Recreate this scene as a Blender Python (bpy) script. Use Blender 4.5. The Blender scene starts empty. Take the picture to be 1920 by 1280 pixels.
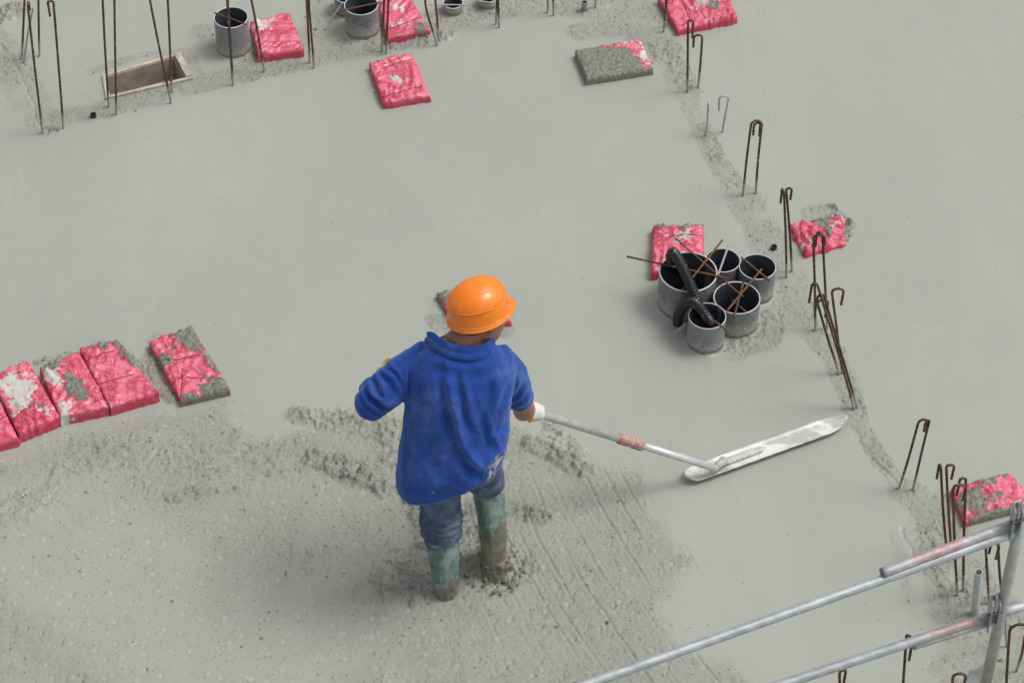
import bpy, math, random
import numpy as np
from mathutils import Vector
random.seed(7); rng = np.random.default_rng(11)
S = bpy.context.scene
COL = S.collection
R = math.radians

# ------------------------------------------------------------------ camera, world, sun, exposure
CAM_H, FPX = 7.87, 4900.0          # camera height over the slab, focal length in photo pixels (1920 wide)
cam = bpy.data.cameras.new('camera'); camo = bpy.data.objects.new('camera', cam); COL.objects.link(camo)
camo.location = (0, 0, CAM_H); camo.rotation_euler = (R(45), 0, 0)
cam.sensor_width = 36; cam.lens = FPX / 1920 * 36; cam.clip_start = .1; cam.clip_end = 800
S.camera = camo
SUN_DIR = Vector((-.54, -.08, -.95)).normalized()      # the way the light travels
W = bpy.data.worlds.new('World'); S.world = W; W.use_nodes = True
wn = W.node_tree.nodes; wl = W.node_tree.links
bg = wn['Background']; sky = wn.new('ShaderNodeTexSky'); sky.sky_type = 'NISHITA'; sky.sun_disc = False
sky.sun_elevation = math.asin(-SUN_DIR.z); sky.sun_rotation = math.atan2(-SUN_DIR.x, -SUN_DIR.y)
sky.air_density = 1.0; sky.dust_density = 4.0; sky.ozone_density = 1.0
hs = wn.new('ShaderNodeHueSaturation'); hs.inputs['Saturation'].default_value = .16
wl.new(sky.outputs[0], hs.inputs['Color']); wl.new(hs.outputs[0], bg.inputs[0]); bg.inputs[1].default_value = .14
sun = bpy.data.lights.new('sun', 'SUN'); sun.energy = 1.3; sun.angle = R(20); sun.color = (1, .965, .90)
suno = bpy.data.objects.new('sun', sun); COL.objects.link(suno)
suno.rotation_euler = SUN_DIR.to_track_quat('-Z', 'Y').to_euler(); suno.location = (4, 5, 9)
S.view_settings.view_transform = 'Standard'; S.view_settings.look = 'None'
S.view_settings.gamma = 1; S.view_settings.use_curve_mapping = False; S.view_settings.exposure = 0.03

# ------------------------------------------------------------------ photo measurements -> places
def at_h(px, py, h=0.0):
    """point at height h seen in photo at px,py"""
    u = (px - 960) / FPX; w = (py - 640) / FPX
    D = CAM_H - h; s = math.sqrt(.5)
    z = D / (s + w * s)
    return Vector((u * z, z * (s - w * s), h))
def at_y(px, py, Y):
    u = (px - 960) / FPX; w = (py - 640) / FPX; s = math.sqrt(.5)
    z = Y / (s - w * s)
    return Vector((u * z, Y, CAM_H - z * (s + w * s)))
def proj(P):
    """world points (n,3) -> photo measurements, used to lay folds and stains out"""
    s = math.sqrt(.5); D = CAM_H - P[:, 2]
    z = s * (P[:, 1] + D)
    return 960 + FPX * P[:, 0] / z, 640 + FPX * s * (D - P[:, 1]) / z

# ------------------------------------------------------------------ noise
def _h(ix, iy, iz=0, seed=0):
    n = (ix.astype(np.int64) * 374761393 + iy.astype(np.int64) * 668265263 + np.int64(seed) * 1274126177)
    n = n + (iz.astype(np.int64) * 2147483647 if not isinstance(iz, int) else 0)
    n = (n ^ (n >> 13)) * 1274126177
    n = n ^ (n >> 16)
    return (n & 0xffff) / 65535.0
def vn2(x, y, seed=0):
    ix = np.floor(x); iy = np.floor(y); fx = x - ix; fy = y - iy
    fx = fx * fx * (3 - 2 * fx); fy = fy * fy * (3 - 2 * fy)
    a = _h(ix, iy, 0, seed); b = _h(ix + 1, iy, 0, seed); c = _h(ix, iy + 1, 0, seed); d = _h(ix + 1, iy + 1, 0, seed)
    return (a * (1 - fx) + b * fx) * (1 - fy) + (c * (1 - fx) + d * fx) * fy
def fbm2(x, y, o=4, seed=0):
    s = 0; a = .5; t = 0
    for i in range(o):
        s = s + a * vn2(x * 2 ** i + 17.3 * i, y * 2 ** i - 9.1 * i, seed + i); t += a; a *= .5
    return s / t
def vn3(x, y, z, seed=0):
    iz = np.floor(z); f = z - iz; f = f * f * (3 - 2 * f)
    k = 57.31
    return vn2(x + iz * k, y - iz * 31.7, seed) * (1 - f) + vn2(x + (iz + 1) * k, y - (iz + 1) * 31.7, seed) * f
def fbm3(x, y, z, o=3, seed=0):
    s = 0; a = .5; t = 0
    for i in range(o):
        s = s + a * vn3(x * 2 ** i + 11 * i, y * 2 ** i, z * 2 ** i, seed + i); t += a; a *= .5
    return s / t
def worley(x, y, seed=0):
    """distance to nearest feature point and that point's random number"""
    ix = np.floor(x); iy = np.floor(y); best = np.full(x.shape, 9.); rid = np.zeros(x.shape)
    for dx in (-1, 0, 1):
        for dy in (-1, 0, 1):
            cx = ix + dx; cy = iy + dy
            px = cx + _h(cx, cy, 0, seed); py = cy + _h(cx, cy, 0, seed + 5)
            d = np.hypot(px - x, py - y); m = d < best
            best = np.where(m, d, best); rid = np.where(m, _h(cx, cy, 0, seed + 9), rid)
    return best, rid
def sstep(a, b, x):
    t = np.clip((x - a) / (b - a), 0, 1); return t * t * (3 - 2 * t)

# ------------------------------------------------------------------ object helpers
def mesh(name, V, F, mat=None, smooth=True):
    me = bpy.data.meshes.new(name); me.from_pydata([tuple(v) for v in V], [], [tuple(f) for f in F]); me.update()
    if mat: me.materials.append(mat)
    if smooth: me.shade_smooth()
    return me
def obj(name, me, parent=None):
    o = bpy.data.objects.new(name, me); COL.objects.link(o)
    if parent is not None:
        o.parent = parent; o.matrix_parent_inverse = parent.matrix_basis.inverted()
    return o
def tag(o, label=None, cat=None, group=None, kind=None):
    if label: o['label'] = label
    if cat: o['category'] = cat
    if group: o['group'] = group
    if kind: o['kind'] = kind
    return o
def empty(name, loc, label, cat, group=None):
    o = bpy.data.objects.new(name, None); COL.objects.link(o); o.location = loc
    o.empty_display_size = .1
    return tag(o, label, cat, group)
class MB:
    def __init__(s): s.V = []; s.F = []
    def add(s, V, F):
        n = len(s.V); s.V += [Vector(v) for v in V]; s.F += [tuple(i + n for i in f) for f in F]; return s
    def mesh(s, name, mat, smooth=True): return mesh(name, s.V, s.F, mat, smooth)
def sweep(pts, rad, n=12, hint=None, cap=True, power=2.0):
    """closed tube through pts; rad: number or (ra,rb) each; hint fixes the a-axis"""
    pts = [Vector(p) for p in pts]; V = []; F = []; prev = None
    m = len(pts)
    for i, p in enumerate(pts):
        t = (pts[min(i + 1, m - 1)] - pts[max(i - 1, 0)]).normalized()
        if hint is not None:
            a = Vector(hint); a = (a - t * a.dot(t)).normalized()
        elif prev is None:
            a = Vector((0, 0, 1)) if abs(t.z) < .9 else Vector((1, 0, 0)); a = (a - t * a.dot(t)).normalized()
        else:
            a = (prev - t * prev.dot(t)).normalized()
        prev = a; b = t.cross(a)
        r = rad[i] if isinstance(rad, (list, tuple)) and len(rad) == m else rad
        ra, rb = r if isinstance(r, (list, tuple)) else (r, r)
        for k in range(n):
            th = 2 * math.pi * k / n; c, s_ = math.cos(th), math.sin(th)
            if power != 2.0:
                c = math.copysign(abs(c) ** (2 / power), c); s_ = math.copysign(abs(s_) ** (2 / power), s_)
            V.append(p + a * ra * c + b * rb * s_)
    for i in range(m - 1):
        for k in range(n):
            F.append((i * n + k, i * n + (k + 1) % n, (i + 1) * n + (k + 1) % n, (i + 1) * n + k))
    if cap:
        F.append(tuple(reversed(range(n)))); F.append(tuple((m - 1) * n + k for k in range(n)))
    return V, F
def loft(rings, n=40, power=2.3):
    """rings: (center, vec a, vec b)"""
    V = []; F = []
    for c, a, b in rings:
        for k in range(n):
            th = 2 * math.pi * k / n; cc, ss = math.cos(th), math.sin(th)
            cc = math.copysign(abs(cc) ** (2 / power), cc); ss = math.copysign(abs(ss) ** (2 / power), ss)
            V.append(Vector(c) + Vector(a) * cc + Vector(b) * ss)
    m = len(rings)
    for i in range(m - 1):
        for k in range(n):
            F.append((i * n + k, i * n + (k + 1) % n, (i + 1) * n + (k + 1) % n, (i + 1) * n + k))
    F.append(tuple(reversed(range(n)))); F.append(tuple((m - 1) * n + k for k in range(n)))
    return V, F
def ball(c, rx, ry, rz, nu=16, nv=10):
    c = Vector(c); V = [c + Vector((0, 0, -rz))]; F = []
    for j in range(1, nv):
        p = -math.pi / 2 + math.pi * j / nv
        for i in range(nu):
            t = 2 * math.pi * i / nu; V.append(c + Vector((rx * math.cos(p) * math.cos(t), ry * math.cos(p) * math.sin(t), rz * math.sin(p))))
    V.append(c + Vector((0, 0, rz))); top = len(V) - 1
    for i in range(nu): F.append((0, 1 + (i + 1) % nu, 1 + i)); F.append((top, top - nu + i, top - nu + (i + 1) % nu))
    for j in range(nv - 2):
        for i in range(nu):
            a = 1 + j * nu; F.append((a + i, a + (i + 1) % nu, a + nu + (i + 1) % nu, a + nu + i))
    return V, F
def box8(P):
    """P: 4 bottom then 4 top corners"""
    return [Vector(p) for p in P], [(3, 2, 1, 0), (4, 5, 6, 7), (0, 1, 5, 4), (1, 2, 6, 5), (2, 3, 7, 6), (3, 0, 4, 7)]
def beam(p0, p1, w, h, up=(0, 0, 1)):
    p0, p1 = Vector(p0), Vector(p1); t = (p1 - p0).normalized(); s = t.cross(Vector(up)).normalized(); u = s.cross(t)
    P = []
    for z in (-1, 1):
        P += [p0 - s * w / 2 + u * z * h / 2, p0 + s * w / 2 + u * z * h / 2, p1 + s * w / 2 + u * z * h / 2, p1 - s * w / 2 + u * z * h / 2]
    return box8(P)
def curve_pts(P, step):
    """Catmull-Rom through P sampled about every step"""
    P = [Vector(p) for p in P]; P = [P[0] * 2 - P[1]] + P + [P[-1] * 2 - P[-2]]; out = []
    for i in range(1, len(P) - 2):
        a, b, c, d = P[i - 1:i + 3]; k = max(1, int((c - b).length / step))
        for j in range(k):
            t = j / k
            out.append(.5 * ((2 * b) + (c - a) * t + (2 * a - 5 * b + 4 * c - d) * t * t + (3 * b - a - 3 * c + d) * t ** 3))
    out.append(P[-2]); return out
def remesh(mb, voxel, it=4, name='tmp'):
    me = mesh(name, mb.V, mb.F, None); o = bpy.data.objects.new(name, me); COL.objects.link(o)
    m = o.modifiers.new('r', 'REMESH'); m.mode = 'VOXEL'; m.voxel_size = voxel
    if it: s = o.modifiers.new('s', 'SMOOTH'); s.factor = .5; s.iterations = it
    dg = bpy.context.evaluated_depsgraph_get(); out = bpy.data.meshes.new_from_object(o.evaluated_get(dg))
    bpy.data.objects.remove(o); bpy.data.meshes.remove(me); out.name = name
    return out
def get_co(me):
    n = len(me.vertices); a = np.empty(n * 3); me.vertices.foreach_get('co', a)
    b = np.empty(n * 3); me.vertices.foreach_get('normal', b); return a.reshape(-1, 3), b.reshape(-1, 3)
def set_co(me, co): me.vertices.foreach_set('co', co.ravel()); me.update()
def set_attr(me, name, val):
    a = me.attributes.new(name, 'FLOAT', 'POINT'); a.data.foreach_set('value', np.asarray(val, dtype=np.float32))

# ------------------------------------------------------------------ materials
class M:
    """tiny node builder"""
    def __init__(s, name, rough=.6, spec=.5):
        s.m = bpy.data.materials.new(name); s.m.use_nodes = True; s.t = s.m.node_tree; s.n = s.t.nodes
        s.b = s.n['Principled BSDF']; s.b.inputs['Roughness'].default_value = rough; s.b.inputs['Specular IOR Level'].default_value = spec
        s.tc = s.n.new('ShaderNodeTexCoord').outputs['Object']
    def link(s, a, b): s.t.links.new(a, b)
    def v(s, sock, x):
        if isinstance(x, bpy.types.NodeSocket): s.link(x, sock)
        elif isinstance(x, tuple) and len(x) == 3 and sock.type == 'RGBA': sock.default_value = (*x, 1)
        else: sock.default_value = x
    def noise(s, scale, detail=4, rough=.55, vec=None, dist=0):
        n = s.n.new('ShaderNodeTexNoise'); n.inputs['Scale'].default_value = scale; n.inputs['Detail'].default_value = detail
        n.inputs['Roughness'].default_value = rough; n.inputs['Distortion'].default_value = dist; s.link(vec or s.tc, n.inputs['Vector']); return n.outputs[0]
    def vor(s, scale, vec=None, out='Distance', rnd=1, feature='F1'):
        n = s.n.new('ShaderNodeTexVoronoi'); n.feature = feature; n.inputs['Scale'].default_value = scale; n.inputs['Randomness'].default_value = rnd
        s.link(vec or s.tc, n.inputs['Vector']); return n.outputs[out]
    def map(s, sc, rot=(0, 0, 0)):
        n = s.n.new('ShaderNodeMapping'); n.inputs['Scale'].default_value = sc; n.inputs['Rotation'].default_value = rot; s.link(s.tc, n.inputs['Vector']); return n.outputs[0]
    def ramp(s, x, a, b, lo=0., hi=1.):
        n = s.n.new('ShaderNodeMapRange'); n.interpolation_type = 'SMOOTHSTEP'; s.v(n.inputs[0], x)
        for i, q in enumerate((a, b, lo, hi)): n.inputs[i + 1].default_value = q
        return n.outputs[0]
    def math(s, op, a, b=0.):
        n = s.n.new('ShaderNodeMath'); n.operation = op; s.v(n.inputs[0], a); s.v(n.inputs[1], b); return n.outputs[0]
    def mix(s, f, a, b):
        n = s.n.new('ShaderNodeMix'); n.data_type = 'RGBA'; s.v(n.inputs['Factor'], f); s.v(n.inputs['A'], a); s.v(n.inputs['B'], b); return n.outputs['Result']
    def attr(s, name):
        n = s.n.new('ShaderNodeAttribute'); n.attribute_name = name; return n.outputs['Fac']
    def posz(s):
        g = s.n.new('ShaderNodeNewGeometry'); x = s.n.new('ShaderNodeSeparateXYZ'); s.link(g.outputs['Position'], x.inputs[0]); return x.outputs[2]
    def bump(s, h, strength=.5, dist=.003):
        n = s.n.new('ShaderNodeBump'); n.inputs['Strength'].default_value = strength; n.inputs['Distance'].default_value = dist
        s.link(h, n.inputs['Height']); s.link(n.outputs[0], s.b.inputs['Normal'])
    def color(s, c): s.v(s.b.inputs['Base Color'], c); return s
    def rough(s, c): s.v(s.b.inputs['Roughness'], c); return s

CEM = (.345, .355, .325); CEM_D = (.235, .24, .215); CEM_L = (.43, .44, .41)
def mat_ground():
    k = M('wet_concrete', .5, .5)
    rg = k.attr('rough'); cl = k.attr('clump'); bb = k.attr('bubble')
    big = k.noise(.9, 5, .6); mid = k.noise(6, 5, .6); streak = k.noise(1.6, 6, .6, k.map((1, .35, 1), (0, 0, .5)), .6)
    fine = k.noise(170, 3, .6)
    c = k.mix(k.ramp(big, .3, .7), (.342, .362, .320), (.366, .382, .335))
    c = k.mix(k.ramp(streak, .45, .75, 0, .55), c, (.415, .425, .385))
    c = k.mix(k.ramp(mid, .5, .8, 0, .35), c, (.33, .345, .325))
    rc = k.mix(k.ramp(mid, .3, .7), (.318, .325, .282), (.350, .358, .312))
    rc = k.mix(k.ramp(k.noise(75, 5, .75), .36, .56), k.mix(.20, rc, (.22, .225, .20)), rc)
    rc = k.mix(k.ramp(k.noise(190, 3, .7), .60, .68, 0, .4), rc, (.45, .46, .43))
    rc = k.mix(k.ramp(k.noise(150, 3, .7, k.map((1, .5, 1), (0, 0, .9))), .66, .72, 0, .5), rc, (.13, .13, .115))
    c = k.mix(rg, c, rc)
    c = k.mix(k.math('MULTIPLY', cl, .45), c, (.19, .188, .158))
    c = k.mix(k.math('MULTIPLY', bb, .42), c, (.46, .47, .43))
    c = k.mix(k.ramp(fine, .3, .75, 0, .16), c, (.22, .225, .21))
    vn = k.math('ABSOLUTE', k.math('SUBTRACT', k.noise(2.1, 5, .55, None, 1.2), .5))
    c = k.mix(k.math('MULTIPLY', k.ramp(vn, 0, .006, .26, 0), k.ramp(k.noise(1.3, 2), .5, .62)), c, (.46, .47, .43))
    c = k.mix(k.math('MULTIPLY', k.ramp(k.noise(5, 6, .7), .55, .72, 0, .35), k.ramp(k.noise(1.1, 2), .45, .6)), c, (.44, .45, .41))
    # scattered dark grit
    v = k.vor(16); r2 = k.vor(16, out='Color'); sp = k.math('MULTIPLY', k.math('LESS_THAN', v, .05), k.math('GREATER_THAN', k.noise(3.1, 1), .55))
    c = k.mix(k.math('MULTIPLY', sp, .75), c, (.05, .05, .045))
    k.color(c)
    k.rough(k.ramp(k.math('ADD', rg, k.math('MULTIPLY', mid, .4)), 0, 1.2, .42, .6))
    h = k.math('ADD', k.math('MULTIPLY', k.noise(110, 5, .75), k.ramp(rg, 0, 1, .07, 1.1)), k.math('MULTIPLY', k.noise(14, 3, .6, k.map((1, .3, 1), (0, 0, .5))), .12))
    k.bump(h, 1.0, .005); return k.m
def mat_pink():
    k = M('pink_film_with_cement', .35, .5)
    mud = k.attr('mud'); wh = k.attr('smear'); n = k.noise(38, 6, .7); n2 = k.noise(150, 4, .7)
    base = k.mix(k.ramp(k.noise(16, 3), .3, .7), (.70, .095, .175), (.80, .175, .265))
    base = k.mix(k.math('MULTIPLY', k.attr('top'), 1.0), (.50, .020, .055), base)  # sides go deep crimson: the shade on the block fronts is painted in
    base = k.mix(k.ramp(k.attr('crease_red'), .50, .85, 0, .85), base, (.52, .025, .07))  # darker, deeper red along the creases of the film
    spl = k.math('MAXIMUM', k.math('MULTIPLY', k.ramp(n2, .54, .60), .6), k.math('MULTIPLY', k.ramp(n, .56, .66), .32))
    c = k.mix(k.math('MULTIPLY', spl, k.math('MULTIPLY', k.attr('top'), k.ramp(k.noise(7, 3), .3, .6, .35, 1))), base, (.60, .56, .53))
    wf = k.ramp(k.math('ADD', wh, k.math('MULTIPLY', k.math('SUBTRACT', n, .5), 2.4)), .46, .58)
    c = k.mix(wf, c, k.mix(k.noise(25, 4), (.40, .40, .37), (.66, .66, .63)))
    mf = k.ramp(k.math('ADD', mud, k.math('MULTIPLY', k.math('SUBTRACT', k.noise(45, 6, .75), .5), 1.3)), .46, .56)
    mc = k.mix(k.ramp(k.noise(80, 5, .75), .35, .65), (.13, .128, .105), (.28, .28, .245))
    c = k.mix(mf, c, mc); k.color(c); k.rough(k.ramp(k.math('MAXIMUM', mf, wf), 0, 1, .33, .6))
    h = k.math('ADD', k.math('MULTIPLY', k.noise(90, 6, .7), k.ramp(mf, 0, 1, .12, 1)), k.math('MULTIPLY', k.noise(22, 3, .6, k.map((1, 2.6, 1), (0, 0, .8)), 1.5), .6))
    k.bump(h, .8, .004); return k.m
def mat_cemented(name, base, rough, z0=.02, z1=.12, spk=.60, metallic=0, base2=None, amt=1., bump=.3, band=False):
    """material with cement splashes that thicken towards the slab surface"""
    k = M(name, rough); k.b.inputs['Metallic'].default_value = metallic
    b = k.mix(k.ramp(k.noise(35, 5, .7), .35, .65), base, base2 or base)
    z = k.posz(); low = k.ramp(z, z0, z1, .22, 0)
    n = k.math('ADD', k.noise(130, 5, .75), low); f = k.ramp(n, spk, spk + .08)
    f2 = k.ramp(k.math('ADD', k.noise(28, 4, .6), k.ramp(z, z0, z1, .30, 0)), .62, .75, 0, .7)
    f = k.math('MULTIPLY', k.math('MAXIMUM', f, f2), amt)
    cc = k.mix(f, b, k.mix(k.noise(60), (.24, .245, .22), (.46, .47, .44)))
    if band: cc = k.mix(k.ramp(k.math('ADD', z, k.math('MULTIPLY', k.math('SUBTRACT', k.noise(30, 4), .5), .03)), .018, .028, 1, 0), cc, (.20, .198, .165))
    k.color(cc); k.rough(k.ramp(f, 0, 1, rough, .7))
    k.bump(k.math('ADD', k.noise(90, 4), f), bump, .002); return k.m
def mat_plain(name, c, rough=.5, spec=.5, metallic=0, c2=None, sc=30, bump=0, bsc=100):
    k = M(name, rough, spec); k.b.inputs['Metallic'].default_value = metallic
    k.color(k.mix(k.ramp(k.noise(sc, 5, .65), .3, .7), c, c2 or tuple(x * .8 for x in c)))
    if bump: k.bump(k.noise(bsc, 5, .6), bump, .002)
    return k.m
def mat_galv(name, red=False):
    k = M(name, .52, .5); k.b.inputs['Metallic'].default_value = .25
    c = k.mix(k.ramp(k.noise(40, 5, .7, k.map((.4, 1, 1))), .3, .7), (.30, .325, .34), (.47, .50, .52))
    c = k.mix(k.ramp(k.noise(9, 5, .7), .5, .75, 0, .6), c, (.58, .60, .61))
    c = k.mix(k.ramp(k.noise(110, 4, .7), .62, .7, 0, .5), c, (.25, .25, .24))
    if red:
        f = k.math('MULTIPLY', k.attr('red'), k.ramp(k.math('ADD', k.noise(30, 6, .75), k.math('MULTIPLY', k.attr('red'), .25)), .58, .78))
        c = k.mix(k.math('MULTIPLY', f, .62), c, (.50, .15, .16))
    k.color(c); k.bump(k.noise(120, 4), .15, .001); return k.m
def mat_fleece():
    k = M('blue_fleece', .9, .15)
    k.b.inputs['Sheen Weight'].default_value = .35; k.b.inputs['Sheen Tint'].default_value = (.5, .7, 1, 1); k.b.inputs['Sheen Roughness'].default_value = .5
    n = k.noise(9, 5, .6)
    c = k.mix(k.ramp(n, .3, .7), (.014, .050, .265), (.022, .074, .35))
    c = k.mix(k.ramp(k.noise(5.5, 6, .7), .48, .76, 0, .42), c, (.15, .23, .47))         # dust
    c = k.mix(k.ramp(k.noise(240, 3, .8), .71, .75, 0, .6), c, (.45, .47, .5))           # specks
    st = k.attr('stain'); f = k.ramp(st, .30, .55)
    c = k.mix(f, c, (.36, .34, .30)); k.color(c)
    k.bump(k.math('ADD', k.noise(420, 3, .7), k.math('MULTIPLY', k.noise(22, 4, .6), .5)), .4, .003); return k.m
def mat_denim():
    k = M('dusty_denim', .85, .2); z = k.posz()
    c = k.mix(k.ramp(k.noise(14, 5, .7), .3, .7), (.055, .085, .15), (.13, .175, .25))
    c = k.mix(k.ramp(k.noise(7, 5, .7), .4, .75, 0, .5), c, (.22, .24, .25))
    k.color(c); k.bump(k.noise(300, 3), .3, .002); return k.m
def mat_boot():
    k = M('green_rubber_with_cement', .45, .5); mud = k.attr('mud')
    g = k.mix(k.ramp(k.noise(12, 4), .3, .7), (.025, .105, .09), (.045, .15, .13))
    dust = k.ramp(k.noise(13, 6, .75, k.map((1, 1, .5))), .40, .62, .12, .8)
    c = k.mix(dust, g, (.36, .42, .39)); c = k.mix(k.ramp(k.noise(170, 4, .8), .6, .66, 0, .6), c, (.45, .47, .44))
    f = k.ramp(k.math('ADD', mud, k.math('MULTIPLY', k.math('SUBTRACT', k.noise(20, 6, .75), .5), 1.3)), .40, .60)
    c = k.mix(f, c, k.mix(k.ramp(k.noise(16, 4), .3, .7), (.13, .122, .092), (.22, .215, .175))); k.color(c)
    k.rough(k.ramp(f, 0, 1, .45, .5)); k.bump(k.math('ADD', k.noise(70, 5, .7), k.math('MULTIPLY', f, .8)), .4, .004); return k.m
G_ = mat_ground(); PINK = mat_pink()
PVC = mat_cemented('grey_pvc_pipe', (.125, .135, .155), .4, .0, .13, .565, 0, (.19, .20, .215), band=True)
PVC_L = mat_cemented('light_grey_pvc', (.19, .205, .215), .4, .0, .10, .585, 0, (.24, .25, .25), band=True)
PVC_RIM = mat_plain('pale_cut_rim', (.62, .64, .63), .5)
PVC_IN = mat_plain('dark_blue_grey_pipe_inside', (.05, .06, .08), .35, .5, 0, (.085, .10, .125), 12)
DARK = mat_plain('black_corrugated_plastic', (.012, .013, .017), .3, .6)
HOSE = mat_cemented('black_corrugated_hose', (.010, .011, .014), .3, -.5, -.4, .69, 0, (.018, .018, .022), .8)
RUST = mat_cemented('rusty_steel', (.034, .022, .017), .75, .01, .14, .59, 0, (.15, .068, .034))
RUST_O = mat_cemented('orange_rusty_steel', (.19, .075, .03), .85, -.5, -.4, .66, 0, (.10, .05, .03))
CEMBAR = mat_cemented('cement_coated_steel', (.30, .31, .30), .6, .01, .3, .52, 0, (.42, .43, .42))
WHITEBAR = mat_cemented('white_cement_coated_steel', (.48, .50, .50), .5, .0, .1, .6, 0, (.36, .37, .36))
PLY = mat_plain('plywood_inside', (.27, .235, .20), .7, .3, 0, (.38, .345, .30), 14, .3)
PALEWOOD = mat_cemented('pale_splashed_wood', (.34, .22, .11), .7, -.5, -.4, .47, 0, (.66, .62, .54), .9)
GALV = mat_galv('galvanised_steel'); GALVR = mat_galv('galvanised_steel_with_red_paint', True)
FLEECE = mat_fleece(); DENIM = mat_denim(); BOOT = mat_boot()
SKIN = mat_plain('tanned_skin', (.30, .135, .085), .5, .5, 0, (.36, .17, .115), 20, .2)
HAIR = mat_plain('short_dark_hair', (.03, .025, .02), .7)
GLOVE = mat_cemented('white_knit_glove', (.62, .61, .57), .85, -.5, -.4, .63, 0, (.72, .71, .67))
GLOVEY = mat_plain('yellow_coated_palm', (.65, .44, .04), .6, .4, 0, (.72, .53, .12), 40, .3)
EYE = mat_plain('eye_white', (.7, .7, .68), .2)
STRAP = mat_plain('rust_brown_strap', (.22, .045, .035), .7)

# ------------------------------------------------------------------ things that pierce the slab
PIPES = [  # rim centre px, outside diameter, rim height, material, wall inside, label
 (1290.4, 509.4, .250, .185, PVC, 'widest grey pipe of the cluster of five, black ribbed hose leaning over its rim'),
 (1355, 487.8, .152, .150, PVC, 'dark back pipe of the cluster of five, single dull grey bar in its mouth'),
 (1420.3, 500, .160, .155, PVC, 'right hand grey pipe of the cluster of five, short rusty bar over its rim'),
 (1381.5, 558, .200, .150, PVC, 'middle grey pipe of the cluster of five, crossed rusty bars over its mouth'),
 (1326, 592, .160, .155, PVC_L, 'pale grey pipe at the front of the cluster of five, hose end dropping into it'),
 (433, 33, .163, .190, PVC_L, 'tall pale grey pipe between the wooden box and a pink block'),
 (677, 9, .163, .155, PVC, 'grey pipe between two pink blocks at the top, brown bar across its mouth'),
 (650, -9, .125, .095, PVC, 'low grey pipe tucked behind the left side of a taller grey pipe'),
 (849.5, 5, .098, .050, PVC, 'small grey pipe stub at the top with a white splashed bar right across'),
 (914.5, -6, .095, .050, PVC, 'small grey pipe stub at the top edge beside two straight bars'),
]
TUBES = [  # small tubes: px, outer dia, height, material
 (174.5, 214, .029, .022, DARK, 'tiny black tube end poking out of rough concrete left of the wooden box'),
 (1096, 4, .030, .055, PVC, 'short dark tube standing alone at the top near two rebar ends'),
 (1451.5, 461.6, .028, .014, DARK, 'tiny black tube end beside the pink block and the pipe cluster'),
]
HOLES = []
for (px, py, d, h, m, l) in PIPES + TUBES:
    c = at_h(px, py, h); HOLES.append((c.x, c.y, d / 2 - .002))
c = at_y(1835, 1072, at_h(1828, 1150, 0).y); WP0 = at_h(1828, 1150, 0); WP1 = c
BOX = [at_h(190, 143), at_h(338, 100), at_h(362, 150), at_h(199, 188)]   # wooden box, outer corners far-left, far-right, near-right, near-left

# ------------------------------------------------------------------ slab surface
def axis(lo, hi, step, out):
    a = np.arange(lo, hi, step); l = []; x = lo; s = step
    while x > -out: s *= 1.35; x -= s; l.append(x)
    r = []; x = a[-1]; s = step
    while x < hi + out * .6: s *= 1.35; x += s; r.append(x)
    return np.concatenate([np.array(l[::-1]), a, np.array(r)])
XS = axis(-2.58, 2.58, .0052, 9); YS = axis(5.98, 10.35, .0056, 3)
X, Y = np.meshgrid(XS, YS); X = X.copy(); Y = Y.copy()
def to_w(pts): return np.array([[*at_h(x, y).xy] for x, y in pts])
def inside(poly, X, Y):
    r = np.zeros(X.shape, bool); n = len(poly)
    for i in range(n):
        x0, y0 = poly[i]; x1, y1 = poly[(i + 1) % n]
        if y0 == y1: continue
        c = ((Y > y0) != (Y > y1)) & (X < (x1 - x0) * (Y - y0) / (y1 - y0) + x0); r ^= c
    return r
def segd(X, Y, a, b):
    dx, dy = b[0] - a[0], b[1] - a[1]; t = np.clip(((X - a[0]) * dx + (Y - a[1]) * dy) / (dx * dx + dy * dy + 1e-9), 0, 1)
    return np.hypot(X - a[0] - t * dx, Y - a[1] - t * dy)
def polyd(poly, X, Y):
    d = np.full(X.shape, 99.); n = len(poly)
    for i in range(n): d = np.minimum(d, segd(X, Y, poly[i], poly[(i + 1) % n]))
    return np.where(inside(poly, X, Y), -d, d)
def chain(pts, X, Y):   # pts: (px, py, radius px) -> mask 0..1
    m = np.zeros(X.shape)
    for (x0, y0, r0), (x1, y1, r1) in zip(pts, pts[1:]):
        a = at_h(x0, y0); b = at_h(x1, y1); d = segd(X, Y, a, b); r = (r0 + r1) / 2 * .0023
        m = np.maximum(m, 1 - sstep(r * .55, r * 1.15, d))
    return m
wob = (fbm2(X * 9, Y * 9, 4, 3) - .5)
wob2 = (fbm2(X * 34, Y * 34, 3, 8) - .5)
# walked-in lower left field
field = to_w([(-700, 870), (0, 845), (130, 800), (300, 748), (430, 738), (462, 772), (490, 806), (560, 785), (640, 757), (700, 752), (1000, 785), (1060, 822), (1110, 856),
              (1225, 868), (1262, 950), (1290, 1010), (1338, 1060), (1300, 1100), (1278, 1150), (1296, 1195), (1400, 1230), (1470, 1300), (1600, 1700), (-900, 1700)])
fd = polyd(field, X, Y)
Fm = 1 - sstep(-.13, .012, fd + wob * .06)
top = chain([(-60, 60, 70), (10, 110, 60), (60, 190, 45), (85, 240, 22)], X, Y)
top = np.maximum(top, chain([(70, 225, 40), (200, 205, 26), (330, 170, 32), (450, 140, 34), (590, 105, 42), (710, 80, 50), (830, 40, 55), (960, 5, 60), (1100, 10, 45), (1250, 20, 70), (1300, -60, 60)], X, Y))
top = np.maximum(top, chain([(380, 60, 30), (480, 110, 40), (600, 60, 30), (620, -30, 60)], X, Y))
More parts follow.
